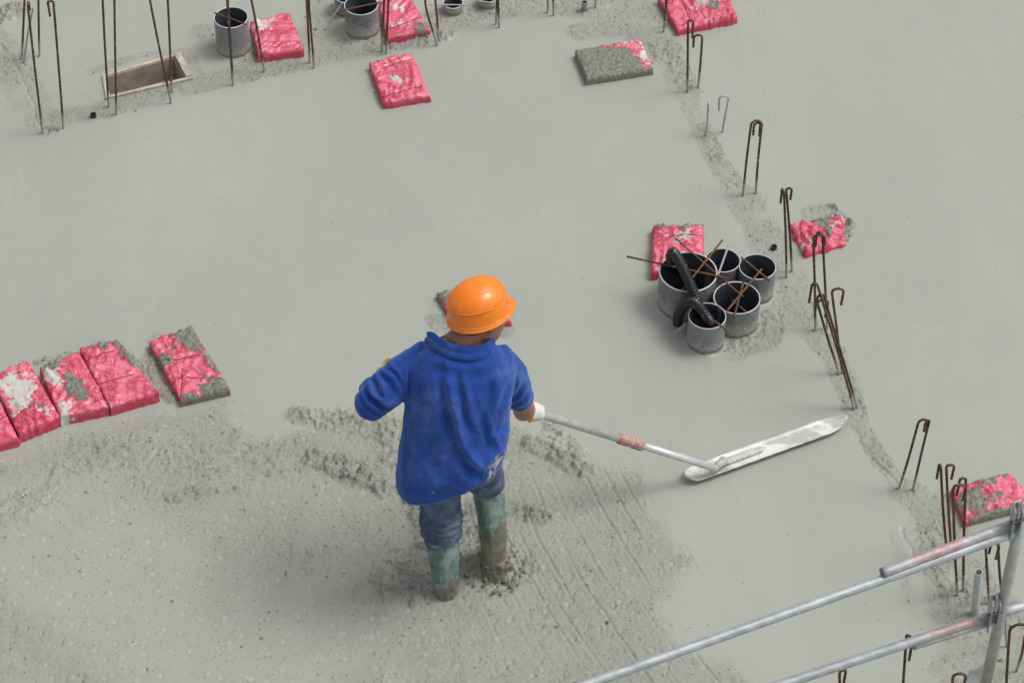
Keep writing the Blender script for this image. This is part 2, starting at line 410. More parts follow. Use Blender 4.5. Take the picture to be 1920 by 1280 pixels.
top = np.maximum(top, chain([(170, 135, 16), (260, 105, 12), (350, 100, 16), (375, 150, 26), (260, 190, 20)], X, Y) * .8)
strip = chain([(1090, 60, 20), (1190, 50, 55), (1260, 110, 42), (1290, 180, 30), (1320, 250, 26), (1350, 310, 26), (1395, 370, 32), (1430, 430, 55), (1480, 520, 40), (1500, 600, 40),
               (1560, 660, 26), (1595, 740, 26), (1610, 790, 26), (1650, 860, 16), (1700, 920, 26), (1760, 960, 48), (1780, 1050, 65), (1830, 1150, 85), (1880, 1250, 110), (1900, 1400, 160)], X, Y)
strip = np.maximum(strip, chain([(1480, 560, 40), (1430, 640, 30), (1380, 665, 16)], X, Y))
strip = np.maximum(strip, chain([(1520, 400, 24), (1560, 395, 26), (1590, 420, 20)], X, Y))
misc = chain([(815, 600, 20), (850, 625, 26), (950, 620, 22)], X, Y)
misc = np.maximum(misc, chain([(690, 150, 10), (715, 200, 10), (800, 190, 14)], X, Y) * .7)
misc = np.maximum(misc, chain([(300, 640, 18), (270, 720, 34), (330, 740, 20)], X, Y))
misc = np.maximum(misc, chain([(1680, 1000, 10), (1700, 1080, 16), (1720, 1180, 16)], X, Y) * .6)
Rm = np.maximum.reduce([Fm, sstep(.05, 1.0, np.maximum(top, strip) * (1 + wob * 1.6)), sstep(.05, 1., misc * (1 + wob * 1.6)) * .9])
field_smooth = chain([(100, 1000, 150), (300, 1150, 200), (520, 1200, 160)], X, Y)   # wetter, flatter part of the field
Rm = np.clip(Rm * (1 - .45 * field_smooth * Fm), 0, 1)
# churned clumps
cl = np.zeros(X.shape)
for pts, w in (([(590, 860, 20), (630, 870, 34), (690, 895, 30), (720, 915, 14)], 1), ([(560, 780, 20), (640, 790, 36), (720, 800, 40), (740, 850, 24)], .62), ([(1000, 830, 16), (1040, 850, 30), (1090, 878, 18)], 1),
               ([(960, 955, 16), (1000, 965, 26), (1020, 970, 12)], .9), ([(745, 1050, 22), (800, 1035, 36), (870, 1020, 30)], .8), ([(730, 1100, 22), (790, 1125, 26)], .9),
               ([(770, 940, 18), (800, 990, 26), (880, 1010, 34), (900, 950, 22)], .8), ([(310, 945, 10), (350, 920, 22), (450, 912, 12)], .55), ([(20, 960, 40), (110, 890, 40), (230, 830, 34)], .35),
               ([(120, 830, 30), (400, 870, 60), (560, 850, 60)], .25), ([(740, 1090, 40), (860, 1060, 60), (960, 1060, 45)], .75), ([(910, 1050, 26), (935, 1075, 26)], 1), ([(1030, 800, 20), (1080, 850, 24)], .5),
               ([(1560, 390, 10), (1590, 420, 14), (1585, 450, 8)], .9), ([(0, 30, 34), (30, 20, 30)], .75), ([(700, 85, 20), (800, 80, 24), (840, 65, 14)], .5), ([(90, 240, 8), (110, 243, 8)], .8), ([(320, 170, 12), (345, 165, 16)], .4),
               ([(1200, 90, 20), (1260, 100, 30), (1290, 160, 18)], .35), ([(1740, 1000, 20), (1800, 1110, 40), (1880, 1150, 30)], .4), ([(280, 660, 10), (300, 720, 20), (320, 745, 14)], .6),
               ([(180, 645, 10), (215, 650, 16), (260, 690, 20)], .6), ([(70, 680, 6), (130, 665, 12)], .7), ([(900, 610, 10), (940, 615, 14)], .7), ([(1330, 660, 8), (1400, 640, 14), (1440, 590, 14)], .5), ([(1320, 240, 14), (1345, 300, 16)], .4)):
    cl = np.maximum(cl, chain(pts, X, Y) * w)
Cm = cl * sstep(.40, .58, fbm2(X * 19, Y * 16, 4, 21)); Rm = np.maximum(Rm, sstep(.05, .9, cl * (1 + wob)))
# heights
Z = (fbm2(X * 1.7, Y * 1.7, 3, 1) - .5) * .010
Z += (fbm2(X * 14, Y * 5, 3, 6) - .5) * .0012
Msk = np.clip(Rm, 0, 1); pat = fbm2(X * 7 + 9, Y * 6, 4, 88)
Rm = np.clip(Msk * (.86 + .22 * sstep(.3, .7, pat)) * .86, 0, 1)
n_a = fbm2(X * 42 + Y * 10, Y * 30, 4, 31); n_b = fbm2(X * 95, Y * 75, 2, 32)
fa_ = 1 - .32 * Fm * (1 - np.clip(cl * 1.5, 0, 1)); Z += Rm * fa_ * ((n_a - .5) * .0060 + (n_b - .5) * .0042 - .0010)
n_p = fbm2(X * 104 + 4 * wob + Y * 18, Y * 66, 3, 41); n_q = fbm2(X * 46 + 50 - Y * 8, Y * 34, 3, 47)
thr = .97 - .35 * Rm * (1 - .06 * Fm); pit = sstep(thr, thr + .05, n_p); Z -= pit * .0055 * fa_
thr = 1.0 - .34 * Rm; pit2 = sstep(thr, thr + .05, n_q); Z -= pit2 * .0055 * fa_; pit = np.maximum(pit, pit2)
w1, id1 = worley(X * 30, Y * 28, 51); lump = (1 - sstep(.0, .80, w1 + wob2 * .5)) * (.35 + .9 * id1)
w2, id2 = worley(X * 55, Y * 55, 52)
Z += Cm * (n_a - .5) * .018 + Cm * (.004 + .020 * lump + .010 * (1 - sstep(0, .6, w2))) - cl * .004 * (1 - Cm)
# stones / bubbles slightly proud with paler skin
w3, id3 = worley(X * 17, Y * 17, 61); rad = .05 + .20 * id3; bub = (1 - sstep(rad * .75, rad, w3 + wob2 * .1)) * (id3 > .45) * Fm * (1 - np.clip(cl * 2, 0, 1))
ring = np.exp(-((w3 - rad * 1.05) / .05) ** 2) * (id3 > .45) * Fm
Z += bub * .0016 - ring * .0018
w4, id4 = worley(X * 40, Y * 40, 62); b2 = (1 - sstep(.14, .2, w4)) * (id4 > .6) * Fm; Z += b2 * .0015
# drag lines of the screed in the right of the field
def pxpy(X, Y):
    s = math.sqrt(.5); z = s * (Y + CAM_H); return 960 + FPX * X / z, 640 + FPX * s * (CAM_H - Y) / z
PX, PY = pxpy(X, Y)
ca, cb = at_h(1000, 860), at_h(1215, 1290); dv = (cb - ca).normalized()
q = (X - ca.x) * dv.y - (Y - ca.y) * dv.x; tt = (X - ca.x) * dv.x + (Y - ca.y) * dv.y
q = q + .09 * (tt - .3) ** 2 + (fbm2(X * 4, Y * 4, 4, 71) - .5) * .028
ph = q / .072; cell = np.floor(ph); dd = np.abs(ph - cell - .5 - (_h(cell, cell * 0, 0, 4) - .5) * .5) * .072
fadeL = sstep(.42, .7, fbm2(X * 3 + cell * 3, Y * 3, 2, 75)) * .85 + .15
area = sstep(-.75, -.25, -np.abs(q - .02)) * Fm * sstep(-.1, .15, tt)
Z -= np.exp(-(dd / .0045) ** 2) * .0052 * area * fadeL
Z += np.exp(-((dd - .010) / .006) ** 2) * .002 * area * fadeL
# long cracks / ridges left by the trowel
def ridge(pts, w, h, X, Y, jit=.01):
    d = np.full(X.shape, 9.)
    for a, b in zip(pts, pts[1:]): d = np.minimum(d, segd(X + wob2 * jit * 2 + wob * jit * 3, Y + wob * jit * 3, at_h(*a), at_h(*b)))
    return np.exp(-(d / w) ** 2) * h
Z += ridge([(1600, 800), (1640, 860), (1680, 910)], .006, -.006, X, Y)
Z += ridge([(1690, 990), (1720, 1060), (1770, 1120)], .006, -.005, X, Y)
Z += ridge([(0, 80), (25, 110), (60, 200), (75, 245)], .006, -.005, X, Y)
for p in ([(430, 738), (490, 806)], [(1110, 856), (1225, 868), (1262, 950), (1338, 1060)], [(1230, 640), (1290, 700)], [(1360, 0), (1500, 14), (1560, 0)], [(1600, 380), (1640, 440)], [(1640, 600), (1920, 620)], [(1250, 760), (1262, 850)],
          [(1392, 170), (1392, 30)], [(1440, 220), (1440, 150)], [(1380, 190), (1415, 215)], [(1500, 640), (1560, 730)], [(1370, 900), (1420, 1000)], [(1000, 530), (1120, 400)], [(960, 600), (1060, 490)], [(140, 290), (190, 320)], [(1640, 830), (1720, 1000)]):
    Z += ridge(p, .005, .0008, X, Y, .010)
for q in range(26):
    x0, y0 = rng.uniform(-150, 1950), rng.uniform(-50, 900); a_ = rng.uniform(-.5, .35) + (math.pi / 2 if q % 3 == 0 else 0); l_ = rng.uniform(120, 380); b_ = rng.uniform(-.5, .5)
    arc = [(x0 + l_ * k_ / 5 * math.cos(a_ + b_ * k_ / 5), y0 + l_ * .7 * k_ / 5 * math.sin(a_ + b_ * k_ / 5)) for k_ in range(6)]
    Z += ridge(arc, rng.uniform(.003, .007), rng.uniform(-.0009, .0012), X, Y, .004) * (1 - Rm)
# mounds: right boot, and hollow round left boot
for (px, py, r, h) in ((928, 1062, .075, .045), (905, 1045, .06, .025), (836, 1100, .055, -.012), (770, 1115, .05, .008), (800, 1040, .06, .008), (1320, 660, .0, .0)):
    if r: c = at_h(px, py); d = np.hypot(X - c.x, Y - c.y); Z += np.exp(-(d / r) ** 2) * h * (1 + .5 * (n_a - .5) + .35 * lump)
# concrete creeping up the pipes, and the pipe mouths themselves
kill = np.zeros(X.shape, bool)
for i, (cx, cy, r) in enumerate(HOLES):
    d = np.hypot(X - cx, Y - cy); near = d < r + .06
    Z += np.where(near, np.exp(-np.clip(d - r, 0, 1) / .012) * .008 * (.4 + n_a), 0)
    b = np.abs(d - r) < .0036; k = r / np.maximum(d, 1e-4)
    X = np.where(b, cx + (X - cx) * k, X); Y = np.where(b, cy + (Y - cy) * k, Y); kill |= d < r - .0005
bx = np.array([[p.x, p.y] for p in BOX]); bc = bx.mean(0); bin_ = bc + (bx - bc) * .95
kill |= inside(bin_, X, Y)
verts = np.stack([X, Y, Z], -1).reshape(-1, 3).astype(np.float32)
ny, nx = X.shape; idx = np.arange(ny * nx).reshape(ny, nx)
quads = np.stack([idx[:-1, :-1], idx[:-1, 1:], idx[1:, 1:], idx[1:, :-1]], -1).reshape(-1, 4)
kf = kill.ravel()[quads].sum(1) >= 3; quads = quads[~kf]
me = bpy.data.meshes.new('concrete_slab'); me.vertices.add(len(verts)); me.vertices.foreach_set('co', verts.ravel())
me.loops.add(quads.size); me.loops.foreach_set('vertex_index', quads.ravel().astype(np.int32))
me.polygons.add(len(quads)); me.polygons.foreach_set('loop_start', np.arange(0, quads.size, 4, dtype=np.int32))
me.update(calc_edges=True); me.validate(); me.shade_smooth()
set_attr(me, 'rough', Rm.ravel()); set_attr(me, 'clump', np.clip(Cm * .8 + pit * .16, 0, 1).ravel()); set_attr(me, 'bubble', np.clip(bub + b2 * .7, 0, 1).ravel())  # pit recesses darkened in colour too, painted shade added to the relief
me.materials.append(G_); slab = obj('concrete_slab', me); tag(slab, 'wet grey concrete slab, floated smooth in parts and trodden rough in others', kind='structure')
# loose crumbs of concrete lying on the rough parts
wgt = (Rm * .25 + np.clip(cl, 0, 1) * 1.6) * (X > -2.5) * (X < 2.5) * (Y > 6) * (Y < 10.3) * (~kill); wgt = wgt.ravel() / wgt.sum()
pick = rng.choice(len(wgt), 9000, p=wgt); cv = np.array([(0, 0, 1), (.9, 0, .3), (.28, .85, .3), (-.72, .53, .3), (-.72, -.53, .3), (.28, -.85, .3), (0, 0, -.6)])
cf = np.array([(0, 1, 2), (0, 2, 3), (0, 3, 4), (0, 4, 5), (0, 5, 1), (6, 2, 1), (6, 3, 2), (6, 4, 3), (6, 5, 4), (6, 1, 5)])
sz = rng.uniform(.0015, .0045, (9000, 1, 1)) * (1 + 1.2 * (rng.random((9000, 1, 1)) > .93)); an = rng.uniform(0, 6.28, 9000); rt = np.zeros((9000, 3, 3)); rt[:, 0, 0] = rt[:, 1, 1] = np.cos(an); rt[:, 0, 1] = -np.sin(an); rt[:, 1, 0] = np.sin(an); rt[:, 2, 2] = .8
cvs = np.einsum('nij,nkj->nki', rt, cv[None] * rng.uniform(.6, 1.3, (9000, 7, 3))) * sz + verts[pick][:, None, :]
cm_ = mesh('concrete_crumbs', cvs.reshape(-1, 3).tolist(), (cf[None] + np.arange(9000)[:, None, None] * 7).reshape(-1, 3).tolist(), mat_plain('concrete_crumb', (.15, .15, .13), .6, .4, 0, (.34, .345, .31), 40), False)
tag(obj('concrete_crumbs', cm_), 'loose crumbs of wet concrete scattered over the rough parts of the slab', kind='stuff')
# ground of the site far below the slab
gm = mesh('ground', [(-300, -300, -3.2), (300, -300, -3.2), (300, 300, -3.2), (-300, 300, -3.2)], [(0, 1, 2, 3)], mat_plain('site_soil', (.20, .17, .13), .9, .2, 0, (.15, .13, .10), .5))
tag(obj('ground', gm), 'bare soil of the building site below the slab', kind='structure')

# ------------------------------------------------------------------ pipes
def pipe(i, px, py, d, h, m, label, group):
    c = at_h(px, py, h); base = Vector((c.x, c.y, 0)); t = empty('plastic_pipe' if d > .05 else 'tube_stub', base, label, 'pipe', group)
    n = 40 if d > .05 else 18; ro = d / 2; ri = ro - max(.0035, d * .022); dep = .42
    V = []; F = []
    zs = [-.05, 0, .03, .06, .1, .14, h - .002, h]; zs = sorted(set(z for z in zs if z <= h))
    for z in zs:
        for k in range(n):
            a = 2 * math.pi * k / n; V.append((c.x + ro * math.cos(a), c.y + ro * math.sin(a), z))
    for j in range(len(zs) - 1):
        for k in range(n): F.append((j * n + k, j * n + (k + 1) % n, (j + 1) * n + (k + 1) % n, (j + 1) * n + k))
    obj('pipe_wall', mesh('pipe_wall', V, F, m), t)
    V = []; F = []
    for z in (h, h - .1 if h > .12 else h * .5, -dep):
        for k in range(n):
            a = 2 * math.pi * k / n; V.append((c.x + ri * math.cos(a), c.y + ri * math.sin(a), z))
    for j in range(2):
        for k in range(n): F.append((j * n + k, (j + 1) * n + k, (j + 1) * n + (k + 1) % n, j * n + (k + 1) % n))
    F.append(tuple(2 * n + k for k in range(n)))
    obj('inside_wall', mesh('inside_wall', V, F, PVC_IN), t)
    V = []; F = []
    prof = [(ro + .0004, h - .0015), (ro - .0003, h + .0012), (ri + .0003, h + .0012), (ri - .0004, h - .002)]
    for (r, z) in prof:
        for k in range(n):
            a = 2 * math.pi * k / n; V.append((c.x + r * math.cos(a), c.y + r * math.sin(a), z))
    for j in range(3):
        for k in range(n): F.append((j * n + k, j * n + (k + 1) % n, (j + 1) * n + (k + 1) % n, (j + 1) * n + k))
    obj('rim', mesh('rim', V, F, PVC_RIM if d > .05 else m), t)
for i, (px, py, d, h, m, l) in enumerate(PIPES): pipe(i, px, py, d, h, m, l, 'grey pipes standing in a cluster of five' if i < 5 else 'grey pipes along the top of the picture')
for i, (px, py, d, h, m, l) in enumerate(TUBES): pipe(i, px, py, d, h, m, l, 'small tube ends in the slab')
t = empty('conduit_tube', WP0, 'thin pale grey conduit standing open at the top behind the lower rail', 'pipe')
dirv = (WP1 - WP0).normalized(); mb = MB()
mb.add(*sweep([WP0 - dirv * .03, WP0 + dirv * .05, WP1], .0155, 20, cap=False)); mb.add(*sweep([WP1, WP1 - dirv * .2], .0135, 20, cap=False))
tube_me = mb.mesh('tube_wall', mat_cemented('pale_conduit', (.44, .47, .48), .4, 0, .08, .6, 0, (.5, .52, .53))); obj('tube_wall', tube_me, t)
V, F = [], []
s1 = dirv.cross(Vector((0, 1, 0))).normalized(); s2 = s1.cross(dirv)
for r in (.0157, .0133):
    for k in range(20): a = 2 * math.pi * k / 20; V.append(WP1 + dirv * .001 + s1 * r * math.cos(a) + s2 * r * math.sin(a))
F = [(k, (k + 1) % 20, 20 + (k + 1) % 20, 20 + k) for k in range(20)]
obj('rim', mesh('rim', V, F, PVC_RIM), t)
# ribbed hoses
def hose(P, r, label, name='corrugated_hose'):
    pts = curve_pts(P, .0027); rr = [r * (1.0 if (i % 4) in (0, 1) else .72) for i in range(len(pts))]
    V, F = sweep(pts, rr, 18); o = obj(name, mesh(name, V, F, HOSE)); tag(o, label, 'hose', 'black ribbed hoses at the pipe cluster')
hose([at_h(1272, 512, .02), at_h(1266, 498, .14), at_h(1258, 482, .235), at_h(1263, 474, .265), at_h(1275, 493, .262), at_h(1290, 524, .235), at_h(1302, 552, .205), at_h(1310, 575, .15), at_h(1312, 592, .05), at_h(1311, 600, -.02)], .0240,
     'black ribbed hose arching out of the widest pipe and over its front rim')
hose([at_h(1272, 609, -.02), at_h(1271, 598, .04), at_h(1275, 583, .11), at_h(1286, 569, .175), at_h(1300, 566, .205), at_h(1313, 577, .207), at_h(1325, 594, .18), at_h(1335, 611, .12), at_h(1341, 625, .03)], .0225,
     'black ribbed hose rising from the wet concrete and bending down into the front pipe')

# ------------------------------------------------------------------ rebar
def ribbed(pts, r, n=8, ribs=True):
    pts = curve_pts(pts, .009) if len(pts) > 2 else [Vector(pts[0]).lerp(Vector(pts[1]), i / max(2, int((Vector(pts[1]) - Vector(pts[0])).length / .009))) for i in range(max(2, int((Vector(pts[1]) - Vector(pts[0])).length / .009)) + 1)]
    return sweep(pts, [r * (1.12 if i % 2 else .92) if ribs else r for i in range(len(pts))], n)
def rebar(base, top, label, tip=None, mat=RUST, r=.0053, group='rebars standing in the slab', back=.0, bend=None, name='rebar', hump=None):
    B = at_h(*base, 0); Tp = at_y(*top, B.y); pts = []
    d = (Tp - B).normalized()
    pts.append(B - d * .04)
    mid = at_y(*bend, B.y) if bend else None
    if tip is None:
        if mid: pts += [B, mid, Tp]
        else:
            w = Vector((random.uniform(-1, 1), random.uniform(-1, 1), 0)) * .004; pts += [B, B.lerp(Tp, .5) + w, Tp]
    else:
        T = at_y(*tip, B.y); 
        span = T.x - Tp.x; sgn = 1 if span >= 0 else -1
        rr = max(.012, abs(span) / 2)
        wob_ = Vector((random.uniform(-1, 1), random.uniform(-1, 1), 0)) * .003
        S0 = Tp - d * rr * .9
        pts += [B, (mid or B.lerp(S0, .5) + wob_), S0 + (mid and Vector((0, 0, 0)) or Vector((0, 0, 0)))]
        side = Vector((sgn * max(abs(span), .003), back if back else 0, 0))
        if abs(span) < .02: side = Vector((span, back or .024, 0))
        L = side.length; ctr = S0 + side * .5; up = Vector((0, 0, 1))
        for k in range(1, 6):
            a = math.pi * k / 6; pts.append(ctr - side * .5 * math.cos(a) + up * rr * .9 * math.sin(a))
        E = S0 + side; E2 = Vector((E.x, E.y, min(T.z, E.z - .01))); E2.x = T.x if abs(span) >= .02 else E.x; pts += [E, E2]
    V, F = ribbed(pts, r); o = obj(name, mesh(name, V, F, mat)); tag(o, label, 'rebar', group); return o
g1 = 'long rebars at the upper left'; g2 = 'hooked rebars in a line down the right side'; g3 = 'straight rebars along the top edge'
rebar((80, 250), (52, 8), 'long rusty rebar at the far left, nearest of its clump, ending in a hook', tip=(55, 26), group=g1)
rebar((119, 241), (100, 2), 'long rusty rebar with a short hook turned left, second from the left edge in front', tip=(94, 31), group=g1)
rebar((41, 110), (50, -90), 'rusty rebar behind the hooked one at the far left, rising out of the picture', group=g1)
rebar((45, 117), (62, 15), 'thin short cement grey rebar leaning right among the bars at the far left', mat=CEMBAR, r=.0045, group=g1)
rebar((74, 106), (73, -110), 'straight upright rusty rebar behind the far left clump, rising out of the picture', group=g1)
rebar((204, 201), (190, -60), 'rusty rebar standing before the left end of the wooden box, left one of two', tip=(199, 3), group=g1)
rebar((218, 215), (213, -90), 'rusty rebar standing before the left end of the wooden box, right one of two', group=g1)
rebar((321, 194), (268, -70), 'rusty rebar leaning left across the right end of the wooden box', group=g1)
rebar((322, 173), (310, -90), 'nearly upright rusty rebar in front of the right end of the wooden box', group=g1)
rebar((437, 160), (420, -90), 'dark rusty rebar crossing in front of the tall pale grey pipe', r=.0066, group=g1)
rebar((496, 135), (455, -80), 'rusty rebar leaning left in front of the first pink block at the top', group=g3)
rebar((581, 118), (568, -90), 'dark rebar right of the first pink block, left one of a close pair', group=g3)
rebar((589, 128), (574, -90), 'dark rebar right of the first pink block, right one of a close pair', group=g3)
rebar((716, 95), (726, -90), 'dark rebar beside the second pink block, left one of a close pair', group=g3)
rebar((724, 100), (735, -90), 'dark rebar beside the second pink block, right one of a close pair', group=g3)
rebar((820, 85), (804, -40), 'bent rusty rebar with a kink, right of the second pink block', bend=(798, 10), group=g3)
rebar((823, 76), (810, -60), 'straight rusty rebar leaning against the kinked one, right of the second pink block', group=g3)
rebar((930, 46), (935, -80), 'short looking rusty rebar right of the small pipe stubs, left of a crossing pair', group=g3)
rebar((936, 52), (934, -80), 'short looking rusty rebar right of the small pipe stubs, right of a crossing pair', group=g3)
rebar((1027, 24), (1026, -80), 'rebar foot at the top edge between stubs and short tube, left of two', group=g3)
rebar((1038, 30), (1037, -80), 'rebar foot at the top edge between stubs and short tube, right of two', group=g3)
rebar((1117, 15), (1116, -80), 'rebar foot at the top edge just right of the short dark tube', mat=CEMBAR, group=g3)
rebar((1244, 60), (1256, -70), 'rusty rebar in front of the pink block at the top right, nearer of two', group=g3)
rebar((1248, 51), (1252, -80), 'rusty rebar in front of the pink block at the top right, farther of two', group=g3)
rebar((1289, 174), (1290, 38), 'tall rusty hooked rebar below the top right pink block, hook turned right', tip=(1298, 72), group=g2)
rebar((1309, 166), (1317, 66), 'shorter rusty hooked rebar below the top right pink block, hook turned left', tip=(1300, 89), group=g2)
rebar((1322, 256), (1329, 194), 'small white coated hooked bar seen edge on, left one of a white pair', tip=(1327, 229), mat=WHITEBAR, r=.0045, group='white coated hooked bars')
rebar((1354, 249), (1367, 180), 'small white coated hooked bar, hook open to the left, right of a pair', tip=(1348, 207), mat=WHITEBAR, r=.0045, group='white coated hooked bars')
rebar((1393, 367), (1409, 228), 'tall rusty hooked rebar with hook turned right, left leg of an arch like pair', tip=(1424, 259), group=g2, back=.012)
rebar((1417, 362), (1429, 229), 'tall rusty hooked rebar with hook turned left, right leg of an arch like pair', tip=(1412, 251), group=g2, back=-.008)
rebar((1475, 519), (1470, 360), 'rusty rebar hooked to the left, beside the pink block right of the pipe cluster', tip=(1464, 388), group=g2)
rebar((1485, 508), (1474, 353), 'rusty rebar hooked to the right, beside the pink block right of the pipe cluster', tip=(1482, 374), group=g2)
rebar((1529, 619), (1525, 440), 'tallest rusty rebar of the group right of the pipes, hook turned right', tip=(1543, 472), group=g2)
rebar((1551, 615), (1542, 438), 'tall rusty rebar of the group right of the pipes, hook turned left over its neighbour', tip=(1529, 467), group=g2, back=.012)
rebar((1602, 766), (1532, 532), 'long rusty rebar leaning far left with its hook hanging left, topmost of the leaning bundle', tip=(1517, 567), group=g2)
rebar((1607, 762), (1544, 551), 'long rusty rebar in the leaning bundle with its hook across the bundle, foot farthest right', tip=(1527, 587), group=g2, back=-.01)
rebar((1574, 701), (1531, 562), 'rusty rebar leaning left with cement coated foot, lower hook of the leaning bundle', tip=(1547, 594), group=g2)
rebar((1579, 699), (1559, 541), 'rusty rebar with a wide hook open to the right, standing in the leaning bundle', tip=(1577, 571), group=g2)
rebar((1686, 915), (1723, 788), 'rusty hooked rebar leaning right, left leg of the pair above the railing', tip=(1736, 812), group=g2, back=.01)
rebar((1712, 918), (1743, 786), 'rusty hooked rebar leaning right, right leg of the pair above the railing', tip=(1732, 804), group=g2, back=-.012)
rebar((1776, 1040), (1764, 877), 'rusty rebar by the gray coated block, hook turned left, foot behind the upper rail', tip=(1757, 905), group=g2)
rebar((1785, 1045), (1774, 871), 'rusty rebar by the gray coated block, hook turned right, foot behind the upper rail', tip=(1784, 897), group=g2)
rebar((1795, 1114), (1787, 908), 'rusty rebar crossing behind the upper rail, hook turned right, nearest of four', tip=(1805, 937), group=g2)
rebar((1806, 1105), (1811, 896), 'rusty rebar behind the upper rail, hook turned left, before the gray coated block', tip=(1794, 928), group=g2)
rebar((1855, 1130), (1848, 1018), 'rusty rebar between the conduit and the post, hook turned right', tip=(1867, 1047), group=g2)
rebar((1879, 1122), (1871, 1010), 'rusty rebar beside the post between the rails, hook turned left', tip=(1855, 1040), group=g2, back=.01)
rebar((1690, 1330), (1700, 1188), 'single rusty hooked rebar rising behind the lower rail near its sleeve end', tip=(1703, 1229), group=g2, back=-.02)
rebar((1576, 1380), (1574, 1258), 'rusty hook just showing at the bottom edge under the lower rail, left of two', tip=(1580, 1300), group=g2, back=.01)
rebar((1788, 1380), (1786, 1262), 'rusty hook tilted at the bottom edge left of the post, half cut off', tip=(1803, 1300), group=g2)
rebar((1884, 1340), (1894, 1170), 'wide rusty hook right of the post at the lower right corner', tip=(1925, 1200), group=g2)
rebar((1906, 1257), (1922, 1190), 'short rusty bar leaning right in the lower right corner', group=g2)
rebar((1888, 1211), (1886, 1150), 'thin cement grey bar standing right of the post under the lower rail', mat=CEMBAR, r=.0045, group=g2)

# loose bars laid across pipe mouths
def z5(x, y): return (1150 + x / 3.764, 320 + y / 3.764)
def stick(a, b, ha, hb, label, mat=RUST_O, r=.0045, group='loose bars lying across the pipe mouths'):
    V, F = ribbed([at_h(*a, ha), at_h(*b, hb)], r); tag(obj('loose_rebar', mesh('loose_rebar', V, F, mat)), label, 'rebar', group)
stick(z5(95, 605), z5(805, 760), .192, .192, 'long rusty bar jutting out to the left under the hose of the widest pipe')
stick(z5(437, 475), z5(915, 890), .205, .160, 'long rusty bar running from the pink block over the widest pipe to the middle pipe', r=.004)
stick(z5(770, 490), z5(487, 842), .175, .200, 'rusty bar slanting down left between the back pipe and the widest pipe')
stick(z5(812, 530), z5(738, 738), .155, .156, 'dull grey bar standing across the dark back pipe of the cluster', mat=CEMBAR)
stick(z5(903, 612), z5(1106, 778), .162, .162, 'short rusty bar across the right pipe of the cluster')
stick(z5(1048, 693), z5(803, 987), .168, .156, 'rusty bar from the right pipe down across the middle pipe of the cluster')
stick(z5(918, 785), z5(850, 1040), .162, .156, 'dull brown bar crossing the middle pipe from back rim to front rim', mat=RUST)
stick(z5(833, 912), z5(935, 995), .10, .156, 'short bar with a white end lying inside the middle pipe', r=.004)
stick(z5(672, 1025), z5(818, 1142), .156, .158, 'short rusty bar poking out of the front pale pipe to the right')
g = 'thin bars across the pipes at the top'
stick((402, 24), (461, 46), .194, .194, 'thin rusty bar across the tall pale grey pipe', r=.0035, group=g)
stick((636, 21), (712, 5), .160, .160, 'brown bar across the grey pipe between the pink blocks at the top', r=.0042, group=g)
stick((619, 40), (643, 4), .02, .10, 'thin white splashed bar leaning on the low pipe at the top', mat=WHITEBAR, r=.0035, group=g)
stick((805, 9), (881, 10), .056, .056, 'white splashed bar lying right across the small pipe stub', mat=WHITEBAR, r=.0035, group=g)
stick((895, 2), (949, 9), .056, .056, 'white splashed bar across the stub at the top edge', mat=WHITEBAR, r=.0035, group=g)

